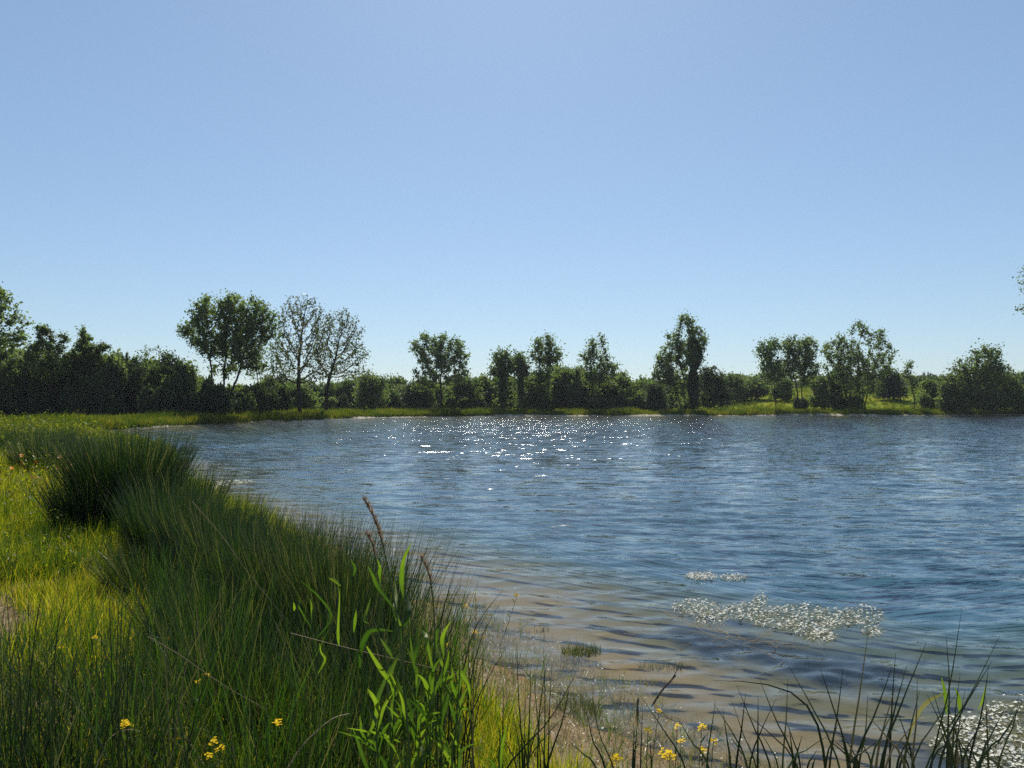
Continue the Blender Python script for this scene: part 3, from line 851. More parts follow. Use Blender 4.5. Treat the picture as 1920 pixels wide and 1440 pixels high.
tree("leaning_tree", "ragged tree leaning right with a narrow crown, right of the tufted one", 127, [1108, 1118], [(1128, 642, 9, 16), (1113, 650, 12, 16), (1105, 672, 17, 16), (1125, 680, 16, 16), (1148, 690, 14, 14), (1115, 705, 26, 20), (1165, 702, 10, 8)], nat=400, leaves=3400, lsize=0.32, spread=0.42, tip=0.022, step=0.6, sparse=0.2)
tree("poplar_tree", "tallest poplar on the far bank with one ivy-black stem", 126, [1276, 1284, 1300], [(1287, 605, 20, 18), (1268, 640, 20, 26), (1302, 630, 20, 28), (1290, 665, 30, 30), (1250, 680, 26, 26), (1232, 702, 16, 18), (1268, 705, 34, 26), (1312, 655, 13, 20)], nat=750, leaves=8500, lsize=0.32, spread=0.36, tip=0.025, step=0.65, kill=0.95, sparse=0.1, ivy=[(1300, 725, 11, 42, 3400), (1302, 665, 14, 32, 2800)], guide=[(1245, 700), (1282, 640), (1302, 640)])
tree("poplar_tree", "slender pale tree with a thin crown, left of the thick pollard-like trunk", 127, [1455], [(1437, 660, 20, 24), (1450, 648, 16, 16), (1425, 690, 14, 10), (1452, 690, 26, 26)], nat=330, leaves=3200, lsize=0.31, spread=0.4, tip=0.02, step=0.55, sparse=0.15, mat='tree_pale')
tree("poplar_tree", "rounded poplar on a thick dark trunk between the pale tree and the wide clump", 128, [1496, 1505], [(1484, 652, 24, 22), (1514, 655, 20, 26), (1478, 690, 22, 26), (1512, 695, 22, 30), (1500, 675, 30, 26)], nat=600, leaves=5600, lsize=0.31, spread=0.33, tip=0.024, step=0.6)
tree("poplar_tree", "wide clump of poplar stems with a feathery top, highest right of the gap", 130, [1592, 1610, 1622], [(1560, 660, 24, 24), (1585, 645, 22, 20), (1612, 618, 18, 20), (1640, 635, 22, 22), (1662, 660, 18, 18), (1600, 680, 40, 30), (1640, 690, 32, 26), (1570, 700, 28, 28), (1610, 725, 46, 22)], nat=1000, leaves=9500, lsize=0.30, spread=0.32, tip=0.022, step=0.6, sparse=0.1, guide=[(1570, 660), (1610, 630), (1645, 650)])
tree("thin_tree", "small thin leaning tree beside the sloping meadow on the right", 128, [1716], [(1705, 686, 10, 10), (1700, 702, 12, 12), (1713, 712, 10, 14)], nat=130, leaves=900, lsize=0.28, spread=0.35, tip=0.022, step=0.5, guide=[(1703, 700)])
tree("oak_tree", "dense oak-like tree with two domes near the right edge", 127, [1835, 1860], [(1847, 665, 28, 20), (1808, 688, 22, 18), (1800, 712, 34, 26), (1850, 700, 40, 32), (1885, 712, 24, 22), (1830, 735, 50, 18)], nat=520, leaves=7600, lsize=0.33, spread=0.5, tip=0.03, step=0.7)
tree("poplar_tree", "tall poplar outside the right edge reaching in with leafy twigs", 118, [2030], [(1918, 520, 22, 20), (1912, 583, 10, 12), (1960, 560, 50, 60), (2030, 500, 80, 90), (2030, 600, 80, 60), (1950, 515, 36, 20)], nat=620, leaves=5200, lsize=0.3, spread=0.42, tip=0.026, step=0.7, kill=1.0, sparse=0.25)
for px, top in ((1733, 697), (1743, 697)):
    V = bush(px, top, 330, 4.5, 'tree_dark', "tiny dark cypress on the skyline, %s of the pair" % ("left" if px < 1738 else "right"), 1, "cypress_tree", "tree", "pair of cypresses on the skyline")

# bushes one can tell apart on the far bank
BL = [(695, 698, 128, 27, 'tree', 1, "round dark bush rising behind the right bare tree"),
      (785, 716, 129, 26, 'tree_dark', 0, "black-green bush left of the round-crowned tree's trunk"),
      (872, 702, 132, 30, 'tree', 2, "domed green bush right of the round-crowned tree"),
      (905, 712, 150, 24, 'tree_pale', 1, "hazy green bush left of the ivy-clad tree"),
      (1006, 706, 128, 26, 'tree', 0, "dark bush at the foot of the tufted-head tree"),
      (1062, 686, 134, 34, 'tree', 1, "tall leafy bush between the tufted-head and leaning trees"),
      (1140, 712, 131, 26, 'tree', 2, "green bush under the leaning tree"),
      (1228, 722, 127, 16, 'tree_dark', 1, "small black shrub left of the tallest poplar"),
      (1335, 684, 134, 30, 'tree_dark', 1, "high dark bush right of the tallest poplar"),
      (1372, 698, 152, 28, 'tree', 0, "grey-green bush above the open meadow"),
      (1412, 706, 154, 32, 'tree', 2, "spreading bush left of the slender pale tree"),
      (1550, 706, 131, 30, 'tree', 0, "mid green bush between thick trunk and wide clump"),
      (1672, 690, 150, 26, 'tree_dark', 1, "dark rounded tree top behind the wide clump"),
      (1752, 706, 134, 30, 'tree', 0, "dull green bush left of the two-domed oak"),
      (1790, 728, 126.5, 26, 'tree', 2, "low thornbush in front of the two-domed oak"),
      (1882, 686, 133, 26, 'tree', 1, "leafy bush behind the right flank of the oak"),
      (1906, 716, 126, 26, 'tree_pale', 2, "pale green bush at the right edge"),
      (1860, 728, 125.6, 26, 'tree', 0, "short bush under the right dome of the oak"),
      (655, 714, 140, 34, 'tree', 0, "green bush seen between the right bare tree's limbs"),
      (555, 722, 112, 32, 'tree', 2, "grey-green willow scrub behind the left bare trunk")]
for px, top, Y, rx, mt, k, lb in BL:
    if Y < 126.2 and rx < 20: bush(px, top, Y, rx * 1.15, mt, lb, k); continue
    rx *= 1.15
    hh_ = 770 - top
    tree('bushy_tree', lb, Y, [px - 4, px + 5], [(px - rx * .35, top + hh_ * .3, rx * .5, hh_ * .26), (px + rx * .35, top + hh_ * .36, rx * .5, hh_ * .26), (px, top + hh_ * .22, rx * .5, hh_ * .2),
         (px - rx * .4, top + hh_ * .66, rx * .7, hh_ * .28), (px + rx * .4, top + hh_ * .7, rx * .7, hh_ * .28)], nat=260, leaves=4300, lsize=0.34, spread=0.45, tip=0.025, mat=mt, step=0.6)


for px, top, Y, rx, mt, lb in [(735, 706, 150, 34, 'tree', "green tree top beyond the belt between the right bare tree and round-crowned tree"), (1085, 684, 136, 26, 'tree', "tall bush touching the leaning tree's left side"),
                              (1045, 692, 137, 22, 'tree_pale', "paler bush directly right of the tufted-head tree"), (1200, 716, 150, 26, 'tree_pale', "hazy low tree in the dip between the leaning tree and tallest poplar"),
                              (1165, 702, 133, 18, 'tree', "small tree at the right shoulder of the leaning tree"), (1468, 712, 150, 22, 'tree', "bush behind the slender pale tree's trunk")]:
    hh_ = 768 - top
    tree('bushy_tree', lb, Y, [px - 4, px + 5], [(px - rx * .4, top + hh_ * .34, rx * .45, hh_ * .24), (px + rx * .3, top + hh_ * .3, rx * .5, hh_ * .26), (px, top + hh_ * .2, rx * .35, hh_ * .2),
         (px, top + hh_ * .68, rx, hh_ * .3)], nat=240, leaves=4200, lsize=0.33, spread=0.45, tip=0.022, mat=mt, step=0.6)


def thicket(name, items, label):
    """many touching bushes that read as one mass"""
    for mt in sorted({i[4] for i in items}):
        pass
    pts, sc_, vi = [], [], []
    for px, top, Y, rx, mt, k in items:
        kk = Y / F; X = (px - 960) * kk; z = float(ground_z(np.array([X]), np.array([Y]))[0]); H = W(px, top, Y)[2] - z
        pts.append((X, Y, z)); sc_.append((rx * kk, rx * kk * 0.9, H / (1.42 * (1, 1.2, 0.85)[k]))); vi.append(VIDX[(mt, k)])
    o = scatter(name, pts, rots(len(pts), 0.0), sc_, BC, len(VIDX), label)
    o.data.attributes['vidx'].data.foreach_set("value", np.array(vi, np.int32))
    return o


VK = sorted(BUSH.keys()); BC = bpy.data.collections.new("bush_pieces")
for q, kx in enumerate(VK):
    BC.objects.link(bpy.data.objects.new("bush_piece_%02d" % q, BUSH[kx]))
VIDX = {kx: q for q, kx in enumerate(VK)}
for px, top, rx, mt, lb in [(30, 660, 22, 'tree', "ragged small tree in the thicket right below the edge poplar"), (215, 664, 24, 'tree', "loose small tree in the thicket right of the pointed tree"),
                             (255, 672, 20, 'tree_dark', "dark ragged small tree before the leafless sapling"), (318, 655, 26, 'tree_dark', "browner tall bush of the thicket left of the leafy poplar"),
                             (350, 672, 22, 'tree', "bushy small tree under the leafy poplar's left branches"), (130, 672, 22, 'tree', "small tree filling the gap between the two feathery trees")]:
    tree('bushy_tree', lb, 79.5 + (5 if px > 300 else 0), [px - 4, px + 6], [(px - rx * .3, top + 20, rx * .5, 18), (px + rx * .4, top + 26, rx * .5, 18), (px, top + 12, rx * .4, 12), (px, top + 50, rx, 26)], nat=260, leaves=2600, lsize=0.25, spread=0.35, tip=0.018, mat=mt)
it = []
for q in range(150):     # dark thicket on the left bank
    px = rng.uniform(-120, 520); Y = max(rng.uniform(78, 92), float(np.interp(px, [300, 420, 470, 520], [78, 84, 91, 96])))
    top = np.interp(px, [-120, 0, 60, 200, 330, 400, 470, 520], [655, 668, 668, 674, 680, 722, 730, 735]) + abs(rng.normal(0, 26)) - 6 + (0 if Y > 82 else 12)
    it.append((px, top, Y, rng.uniform(20, 40), 'tree_dark' if rng.random() < 0.5 else 'tree', int(rng.integers(0, 3))))
for q in range(40):
    px = rng.uniform(-120, 530); it.append((px, rng.uniform(722, 750), np.interp(px, [300, 420, 470, 520], [76, 82, 89, 95]) + rng.uniform(0, 2), rng.uniform(18, 28), 'tree_dark', int(rng.integers(0, 3))))
thicket("thicket", it, "dark dense thicket filling the left bank behind the grass")
it = []
for q in range(420):     # belt of scrub and woodland behind the far bank
    px = rng.uniform(500, 1960); Y = rng.uniform(134, 185) if px < 1290 else rng.uniform(186, 230)
    if 1200 > px > 1030 and rng.random() < 0.5: Y = rng.uniform(130, 136)
    top = np.interp(px, [500, 560, 640, 720, 760, 880, 960, 1040, 1150, 1190, 1230, 1300, 1380, 1450, 1600, 1700, 1760, 1960],
                    [722, 716, 722, 722, 720, 716, 712, 700, 706, 722, 722, 712, 708, 706, 706, 712, 708, 700]) + abs(rng.normal(0, 12)) + rng.normal(0, 5) - 2
    it.append((px, top, Y, rng.uniform(16, 34), ('tree', 'tree', 'tree_pale', 'tree_dark')[int(rng.integers(0, 4))], int(rng.integers(0, 3))))
for q in range(70):     # low scrub right behind the bank grass, leaving the meadow gaps open
    px = rng.uniform(520, 1960)
    if 1300 < px < 1500 or 1515 < px < 1550 or 1628 < px < 1720: continue
    it.append((px, rng.uniform(738, 752), rng.uniform(128, 132), rng.uniform(10, 22), ('tree', 'tree_dark', 'tree_pale')[int(rng.integers(0, 3))], int(rng.integers(0, 3))))
thicket("woodland", it, "belt of mixed green scrub and woodland behind the far bank")

# ------------------------------------------------------------------ rush tussocks of the near bank
def tussock(px, py_top, Y, n, spread, label, lean=0.28, w=0.0055, hmul=1.12, tint1=0.93, xs=1.0, seg=5):
    X = (px - 960) / F * Y
    z = float(ground_z(np.array([X]), np.array([Y]))[0])
    H = (W(px, py_top, Y)[2] - z) * hmul
    root = empty("rush_tussock", (X, Y, z - 0.02), label, "rush", "spiky rush tussocks on the left bank")
    for part, frac in (("outer_stems", 0.5), ("inner_stems", 0.5)):
        m = int(n * frac); base = np.zeros((m, 3)); lo = 0.5 if part == "outer_stems" else 0.0
        r = spread * np.sqrt(rng.uniform(lo, 1 if lo else 0.5, m)); a = rng.uniform(0, 6.283, m)
        base[:, 0] = r * np.cos(a) * xs; base[:, 1] = r * np.sin(a)
        ln = r / spread * lean * 1.7 + np.abs(rng.normal(0, lean * 0.35, m))
        V, Fq, t = ribbons(base, a + rng.normal(0, 0.35, m), H * rng.uniform(0.55, 1.06, m) * (1 + 0.1 * r / spread), ln, rng.normal(0.05, 0.14, m), w * 1.2 * rng.uniform(0.7, 1.25, m), seg=seg, taper=0.1,
                           tint=np.where(rng.random(m) < 0.04, 1.1, rng.uniform(0, tint1, m)))
        link(part, make_mesh(part, V, Fq, M['rush'], t), root)
    return root


tussock(240, 822, 9.6, 3400, 0.34, "largest spiky rush tussock, dark fan standing against the water on the left", 0.215, 0.011, 1.08)
tussock(178, 872, 9.2, 1500, 0.3, "rounded rush tussock tucked against the left side of the largest one", 0.25, 0.008, 1.0)
tussock(108, 812, 16, 2200, 0.6, "small far rush tussock at the bend of the bank, left of the largest", 0.25, 0.013, 1.0)
tussock(52, 800, 21, 2000, 0.9, "farthest rush clump by the bright bank grass at far left", 0.22, 0.016, 1.0)
tussock(322, 915, 8.0, 1900, 0.3, "green rush tussock right beneath the largest one", 0.2, 0.0066, 1.05)
tussock(392, 930, 7.5, 2300, 0.34, "rush tussock beside the shallow bay, right of the largest", 0.2, 0.0062, 1.05)
tussock(335, 868, 8.9, 1500, 0.26, "narrow rush tussock leaning out over the water right of the largest one", 0.22, 0.0085, 1.0)
tussock(440, 950, 6.9, 1500, 0.26, "slim rush tussock in the dark belt by the shallow bay", 0.18, 0.0062, 1.0)
tussock(285, 1000, 6.6, 1100, 0.25, "low dense rush tussock in front of the largest, by the yellow grass", 0.3, 0.006, 1.0)
tussock(478, 972, 6.2, 1700, 0.3, "rush tussock left of the seed heads with fine upright tips", 0.19, 0.0056, 1.05)
tussock(575, 975, 5.6, 1700, 0.3, "rush tussock just left of the reed seed heads", 0.19, 0.005, 1.05)
tussock(660, 985, 5.1, 1300, 0.26, "rush tussock directly behind the tallest seed head", 0.17, 0.0048, 1.0)
tussock(420, 1050, 5.0, 1500, 0.32, "broad dark rush tussock in the middle of the left foreground", 0.26, 0.0054, 1.0)

# ------------------------------------------------------------------ single tall rush stems with tips seen one by one
def stem_mesh(pts, r0, mat):
    C = spline(pts, 9)
    V, Fq = tube(C, r0 * (1 - 0.88 * np.linspace(0, 1, 9) ** 1.8) , 5)
    return MB().add(V, Fq, rng.uniform(0.35, 0.98)).mesh("stem", mat, True)


def rush_clump(label, stems, Y0, Y1, r0=0.0042, extra=0, bx=None, tipy=None):
    """stems: pixel polylines tip first"""
    ctr = None; root = None
    lst = [list(s) for s in stems]
    for q in range(extra):
        b = rng.uniform(*bx); tp = rng.uniform(*tipy); l = rng.normal(0, 45)
        lst.append([(b + l, tp), (b + l * 0.4, (tp + 1440) / 2), (b, 1440)])
    for s in lst:
        Y = rng.uniform(Y0, Y1)
        p = [W(a, b, Y) for a, b in s]
        d = p[-1] - p[-2]
        gz = float(ground_z(np.array([p[-1][0]]), np.array([Y]))[0])
        if p[-1][2] > gz:      # carry on down to the ground
            k = min((p[-1][2] - gz) / max(0.05, -d[2]), 6); p.append(p[-1] + d * k * np.array((0.5, 0.5, 1)))
        p = p[::-1]
        if root is None:
            root = empty("rush_clump", (p[0][0], Y, gz), label, "rush", "foreground rush clumps"); ctr = np.array(root.location)
        o = link("stem", stem_mesh(np.array(p) - ctr, r0 * rng.uniform(0.75, 1.15), M['rush']), root)
    return root


rush_clump("sharp dark rush stems in the lower right corner, tallest ones beside the white flowers", [
    [(1803, 1144), (1780, 1290), (1745, 1440)], [(1875, 1191), (1815, 1310), (1735, 1440)], [(1860, 1240), (1800, 1340), (1760, 1440)], [(1854, 1248), (1840, 1340), (1815, 1440)],
    [(1774, 1192), (1780, 1290), (1775, 1440)], [(1737, 1205), (1690, 1320), (1650, 1440)], [(1700, 1248), (1675, 1340), (1655, 1440)], [(1679, 1225), (1672, 1330), (1668, 1440)],
    [(1720, 1265), (1718, 1350), (1710, 1440)], [(1800, 1262), (1790, 1350), (1785, 1440)], [(1920, 1310), (1880, 1380), (1830, 1440)], [(1912, 1298), (1900, 1360), (1870, 1440)], [(1905, 1345), (1870, 1395), (1835, 1440)]],
    2.7, 3.1, 0.0048, 26, (1600, 1890), (1290, 1400))
rush_clump("fan of sharp rush stems left of the corner clump, one arching over leftwards", [
    [(1628, 1183), (1612, 1300), (1592, 1440)], [(1673, 1250), (1640, 1340), (1600, 1440)], [(1536, 1249), (1560, 1320), (1595, 1440)], [(1473, 1239), (1525, 1330), (1575, 1440)], [(1581, 1252), (1570, 1340), (1555, 1440)],
    [(1337, 1276), (1420, 1280), (1490, 1302), (1530, 1352), (1548, 1440)], [(1477, 1273), (1474, 1350), (1467, 1440)], [(1424, 1273), (1455, 1350), (1495, 1440)], [(1381, 1284), (1412, 1360), (1445, 1440)],
    [(1370, 1308), (1395, 1380), (1418, 1440)], [(1342, 1312), (1332, 1380), (1325, 1440)], [(1355, 1328), (1364, 1390), (1370, 1440)], [(1273, 1350), (1300, 1395), (1330, 1440)], [(1627, 1303), (1622, 1380), (1610, 1440)], [(1398, 1300), (1390, 1370), (1380, 1440)]],
    2.75, 3.1, 0.0046, 18, (1400, 1640), (1300, 1420))
rush_clump("upright rush stems rising from the pinkish shallows beside the small mossy clump", [
    [(969, 1190), (972, 1300), (982, 1440)], [(1019, 1212), (1022, 1320), (1020, 1440)], [(1070, 1275), (1055, 1350), (1025, 1440)], [(1028, 1230), (1012, 1330), (1008, 1440)], [(995, 1250), (993, 1340), (990, 1440)],
    [(1035, 1240), (1030, 1340), (1028, 1440)], [(1080, 1262), (1030, 1350), (950, 1440)], [(1000, 1262), (1008, 1350), (1014, 1440)], [(960, 1330), (972, 1390), (975, 1440)], [(985, 1280), (984, 1380), (984, 1440)]],
    3.0, 3.3, 0.0042, 6, (965, 1050), (1300, 1380))
rush_clump("short row of rush stems crossing the sandy shallows, right of the stick's foot", [
    [(1100, 1330), (1112, 1390), (1135, 1440)], [(1110, 1305), (1125, 1380), (1150, 1440)], [(1190, 1370), (1186, 1440)], [(1205, 1320), (1203, 1380), (1201, 1440)], [(1198, 1330), (1192, 1390), (1190, 1440)], [(1218, 1380), (1222, 1440)],
    [(1200, 1303), (1245, 1370), (1285, 1440)], [(1062, 1385), (1095, 1415), (1118, 1440)]],
    2.8, 3.1, 0.0042)
rush_clump("thick single dark rush stem at the edge of the reeds, with arching thin tips", [
    [(889, 1173), (888, 1300), (886, 1440)], [(944, 1287), (943, 1360), (942, 1440)], [(942, 1108), (895, 1170), (868, 1260), (850, 1440)], [(940, 1128), (905, 1190), (880, 1290), (868, 1440)], [(860, 1042), (835, 1130), (810, 1250), (800, 1440)],
    [(866, 1088), (840, 1160), (822, 1290), (818, 1440)], [(955, 1205), (905, 1290), (870, 1380), (860, 1440)]],
    3.0, 3.3, 0.0044, 10, (800, 900), (1130, 1260))
rush_clump("tall dark seeded rush stems standing over the yellow grass at left", [
    [(228, 1035), (220, 1200), (214, 1440)], [(234, 1045), (226, 1200), (222, 1440)], [(200, 1060), (208, 1200), (212, 1440)], [(85, 1085), (65, 1190), (42, 1440)], [(20, 1090), (34, 1220), (42, 1440)],
    [(130, 1090), (105, 1200), (95, 1440)], [(8, 1078), (18, 1200), (20, 1440)], [(260, 1110), (240, 1200), (222, 1440)], [(52, 1100), (56, 1240), (58, 1440)]],
    2.6, 3.0, 0.0036, 40, (0, 360), (1130, 1290))

# ------------------------------------------------------------------ reeds
Z3 = lambda a, b: (450 + a / 2.666, 900 + b / 2.666)
REEDS = [  # label, stem (tip first, zoom pixels), seed head?, leaves (base first)
    ("tall reed with a long brown seed head leaning left above the rushes", [(618, 88), (690, 240), (745, 470), (800, 800), (850, 1440)], True,
     [[(765, 890), (735, 840), (700, 788)], [(755, 1022), (700, 940), (618, 808)], [(690, 535), (665, 480), (638, 425)], [(815, 1125), (790, 1040), (750, 958)], [(600, 940), (605, 850), (640, 765), (700, 748), (772, 758)]]),
    ("reed with a bent tan seed head right of the tallest one", [(903, 385), (945, 470), (968, 640), (975, 900), (985, 1440)], True,
     [[(880, 975), (862, 880), (850, 775)], [(940, 1125), (958, 1040), (968, 945)], [(1020, 1160), (1040, 1080), (1052, 995)], [(985, 762), (992, 720), (990, 680)], [(935, 812), (925, 770), (880, 740)]]),
    ("short reed with a thin drooping seed head left of the tallest", [(640, 275), (665, 330), (690, 480), (720, 800), (760, 1440)], True,
     [[(640, 720), (625, 690), (655, 585)], [(568, 760), (575, 700), (582, 650)], [(565, 480), (575, 440), (552, 395)], [(505, 530), (475, 505), (443, 490)], [(695, 480), (700, 440), (686, 395)]]),
    ("leafy reed whose top leaf stands broad and upright against the water", [(845, 330), (828, 500), (815, 800), (830, 1440)], False,
     [[(808, 510), (818, 400), (862, 305)], [(845, 670), (840, 600), (820, 540)], [(775, 665), (780, 590), (775, 505)], [(860, 1165), (820, 1080), (780, 980)], [(830, 1242), (790, 1185), (733, 1128)], [(810, 740), (815, 680), (828, 640)]]),
    ("leaning reed on the waterward side with drooping right leaves", [(1100, 930), (1090, 1100), (1075, 1280), (1060, 1440)], False,
     [[(1095, 955), (1140, 1020), (1152, 1110)], [(1110, 1140), (1145, 1155), (1158, 1205)], [(1090, 1250), (1100, 1180), (1092, 1100)], [(1020, 1010), (1060, 980), (1058, 930)], [(1060, 1420), (1000, 1330), (930, 1270)], [(1010, 1000), (1012, 960), (1008, 920)], [(1095, 1430), (1110, 1350), (1190, 1310)]]),
    ("low reed spreading wide leaves to the left at the bottom", [(610, 1180), (640, 1300), (680, 1440)], False,
     [[(690, 1330), (600, 1290), (485, 1255)], [(610, 1265), (604, 1220), (598, 1175)], [(670, 1210), (680, 1130), (636, 1050)], [(800, 1310), (700, 1270), (530, 1238)], [(620, 1400), (590, 1310), (560, 1230)], [(730, 1440), (660, 1340), (590, 1300)]]),
    ("broad-leaved reed at the bottom centre of the reed bed", [(905, 1180), (900, 1300), (895, 1440)], False,
     [[(905, 1420), (912, 1350), (898, 1285)], [(1080, 1440), (1030, 1360), (985, 1285)], [(870, 1240), (840, 1170), (770, 1140)], [(900, 1210), (960, 1170), (1010, 1160)], [(890, 1300), (940, 1220), (985, 1200)], [(830, 1440), (815, 1370), (822, 1310)]]),
    ("pale reed leaves deep among the rushes on the left", [(350, 570), (360, 760), (400, 1100), (420, 1440)], False,
     [[(455, 690), (400, 590), (300, 500)], [(298, 640), (300, 615), (297, 585)], [(270, 655), (272, 635), (268, 610)], [(355, 668), (358, 630), (350, 590)], [(425, 900), (405, 860), (398, 812)], [(495, 830), (490, 760), (500, 540)]]),
    ("young reed shoot with two blades standing right of the reed bed", [(1300, 1250), (1298, 1350), (1296, 1440)], False,
     [[(1300, 1420), (1310, 1330), (1335, 1220)], [(1270, 1440), (1250, 1400), (1215, 1395)]])]
for lb, bx_, ty_ in [("upright leafy reed left of the leaning waterward one, low in the bed", 1010, 780), ("upright leafy reed at the heart of the reed bed", 880, 850), ("short leafy reed left in the reed bed above the bottom edge", 760, 960),
                     ("short leafy reed at the bottom right of the bed beside the thick rush", 1090, 1010), ("low young reed among the wide bottom leaves", 690, 1080), ("slim leafy reed between the two bottom-centre ones", 950, 980)]:
    st = [(bx_ + rng.uniform(-25, 25), ty_), (bx_ + rng.uniform(-10, 10), (ty_ + 1440) / 2), (bx_, 1440)]; lv = []
    for q in range(6):
        t_ = 1 - q / 6.5; y0 = ty_ + (1440 - ty_) * (1 - t_) + 20; sd = (-1) ** q; l_ = rng.uniform(110, 190)
        x0 = bx_ + rng.uniform(-8, 8); lv.append([(x0, y0), (x0 + sd * l_ * 0.17, y0 - l_ * 0.5), (x0 + sd * l_ * rng.uniform(0.2, 0.55), y0 - l_ * rng.uniform(0.75, 1.0))])
    REEDS.append((lb, st, False, lv))
for lb, st, head, leaves in REEDS:
    Y = 3.35 if lb.startswith('pale') else rng.uniform(2.5, 2.85)
    P3 = [W(*Z3(a, b), Y) for a, b in st]
    gz = float(ground_z(np.array([P3[-1][0]]), np.array([Y]))[0])
    if P3[-1][2] > gz: P3.append(np.array((P3[-1][0] + 0.02, Y, gz - 0.02)))
    P3 = P3[::-1]; o = np.array((P3[0][0], Y, gz))
    root = empty("reed", o, lb, "reed", "broad-leaved reeds")
    C = spline(np.array(P3) - o, 18)
    V, Fq = tube(C, np.linspace(0.0042, 0.0018, 18), 6)
    link("stem", MB().add(V, Fq, 0.5).mesh("stem", M['reedstem'], True), root)
    if head:
        Lh = 0.20 if "long" in lb else 0.11
        seg = np.linalg.norm(np.diff(C, axis=0), axis=1); s_ = np.cumsum(seg[::-1])
        fine_c = spline(C[-6:], 60)[::-1]; al = np.concatenate([[0], np.cumsum(np.linalg.norm(np.diff(fine_c, axis=0), axis=1))])
        fine_c = fine_c[al < Lh]; mb = MB()
        n = 150 if Lh > 0.15 else 90
        b = fine_c[rng.integers(0, len(fine_c), n)] + rng.normal(0, 0.002, (n, 3))
        V, Fq, t = ribbons(b, rng.uniform(0, 6.28, n), rng.uniform(0.010, 0.022, n), rng.uniform(0.1, 0.9, n), 0.3, 0.0045, seg=3, wmid=True); mb.add(V, Fq, t)
        link("seed_head", mb.mesh("seed_head", M['seed']), root)
    wild = []
    for q in range(3):      # lower leaves arching off the stem
        b_ = C[rng.integers(1, 6)]; a_ = rng.uniform(0, 6.283); l_ = rng.uniform(0.12, 0.24); u_ = np.array((math.cos(a_), math.sin(a_) * 0.6, 0))
        wild.append([b_, b_ + u_ * l_ * 0.25 + (0, 0, l_ * 0.55), b_ + u_ * l_ * 0.6 + (0, 0, l_ * rng.uniform(0.6, 1.1))])
    for pts in wild:
        V, Fq = leaf_strip(pts, rng.uniform(0.010, 0.016), 9, 0.35, (rng.normal(0, 0.4), -1, rng.normal(0, 0.4)))
        link("leaf", MB().add(V, Fq, rng.uniform(0, 0.9)).mesh("leaf", M['reed'], True), root)
    for lf in leaves:
        dy = rng.normal(0, 0.07)
        pts = [W(*Z3(a, b), Y + dy * q / (len(lf) - 1)) - o for q, (a, b) in enumerate(lf)]
        ln = np.linalg.norm(np.array(pts[-1]) - pts[0])
        hd = np.linalg.norm(C[:, :2] - pts[0][:2], axis=1)
        low = C[(C[:, 2] < pts[0][2] - 0.03 - 0.7 * hd)]
        if len(low) and pts[0][2] > 0.1:        # the blade leaves its stem a little lower down
            j = low[np.argmin(np.linalg.norm(low - pts[0], axis=1))]
            if np.linalg.norm(j - pts[0]) < 0.14: pts = [j] + pts
        wd = np.clip(0.012 + ln * 0.045, 0.013, 0.0215) * (0.75 if lb.startswith('pale') else 1)
        V, Fq = leaf_strip(pts, wd, 14, 0.35, (rng.normal(0, 0.35), -1, rng.normal(0, 0.3)))
        tv = np.clip(rng.uniform(-0.1, 0.75) + np.tile([0, 0.22, 0], 15) + np.repeat(np.linspace(-0.1, 0.25, 15), 3) + rng.normal(0, 0.05, 45), 0, 1)
        link("leaf", MB().add(V, Fq, tv).mesh("leaf", M['reed'], True), root)

# long pale dry straws lying across the rushes
for lb, pts, Y, r in [("long pale dry straw crossing the foreground rushes and reeds", [(545, 1187), (640, 1212), (760, 1240), (890, 1272)], 2.9, 0.0011),
                      ("pale straw slanting down the left foreground", [(278, 1193), (340, 1230), (420, 1285), (500, 1330)], 2.8, 0.0011),
                      ("brown broken reed stalk crossing low in the middle foreground", [(540, 1440), (570, 1395), (620, 1350), (655, 1338)], 2.9, 0.0028),
                      ("thin dry stalk leaning over the tussock in the middle left", [(360, 940), (420, 1010), (470, 1080), (560, 1190)], 4.4, 0.0014),
                      ("bleached curved stalk in the lower left with a pale drooping tip", [(180, 1440), (205, 1385), (240, 1368), (262, 1372)], 2.6, 0.0016)]:
    P3 = np.array([W(a, b, Y + 0.05 * q) for q, (a, b) in enumerate(pts)]); o = P3[0].copy()
    V, Fq = tube(spline(P3 - o, 14), np.linspace(r * 1.2, r * 0.6, 14), 5)
    ob = link("dry_stalk", MB().add(V, Fq, 0.8).mesh("dry_stalk", M['straw'], True), None, o); tag(ob, lb, "stalk", "dry stalks")

# ------------------------------------------------------------------ yellow flowering plants
def flower_head_mesh(name, mat, n=8, r=0.012, clus=5):
    mb = MB()
    for q in range(clus):
        c = rng.normal(0, 0.0095, 3) if clus > 1 else np.zeros(3); c[2] = c[2] * 0.8
        for k in range(n):
            a = k * 6.283 / n + rng.uniform(-.2, .2); u = np.array((math.cos(a), math.sin(a), 0)); s = np.array((-math.sin(a), math.cos(a), 0))
            rr = r * rng.uniform(0.8, 1.1)
            V = [c, c + u * rr * 0.55 - s * rr * 0.3 + (0, 0, rr * 0.25), c + u * rr + (0, 0, rr * 0.3), c + u * rr * 0.55 + s * rr * 0.3 + (0, 0, rr * 0.25)]
            mb.add(V, [[0, 1, 2, 3]], 0.5)
    return mb.mesh(name, mat)


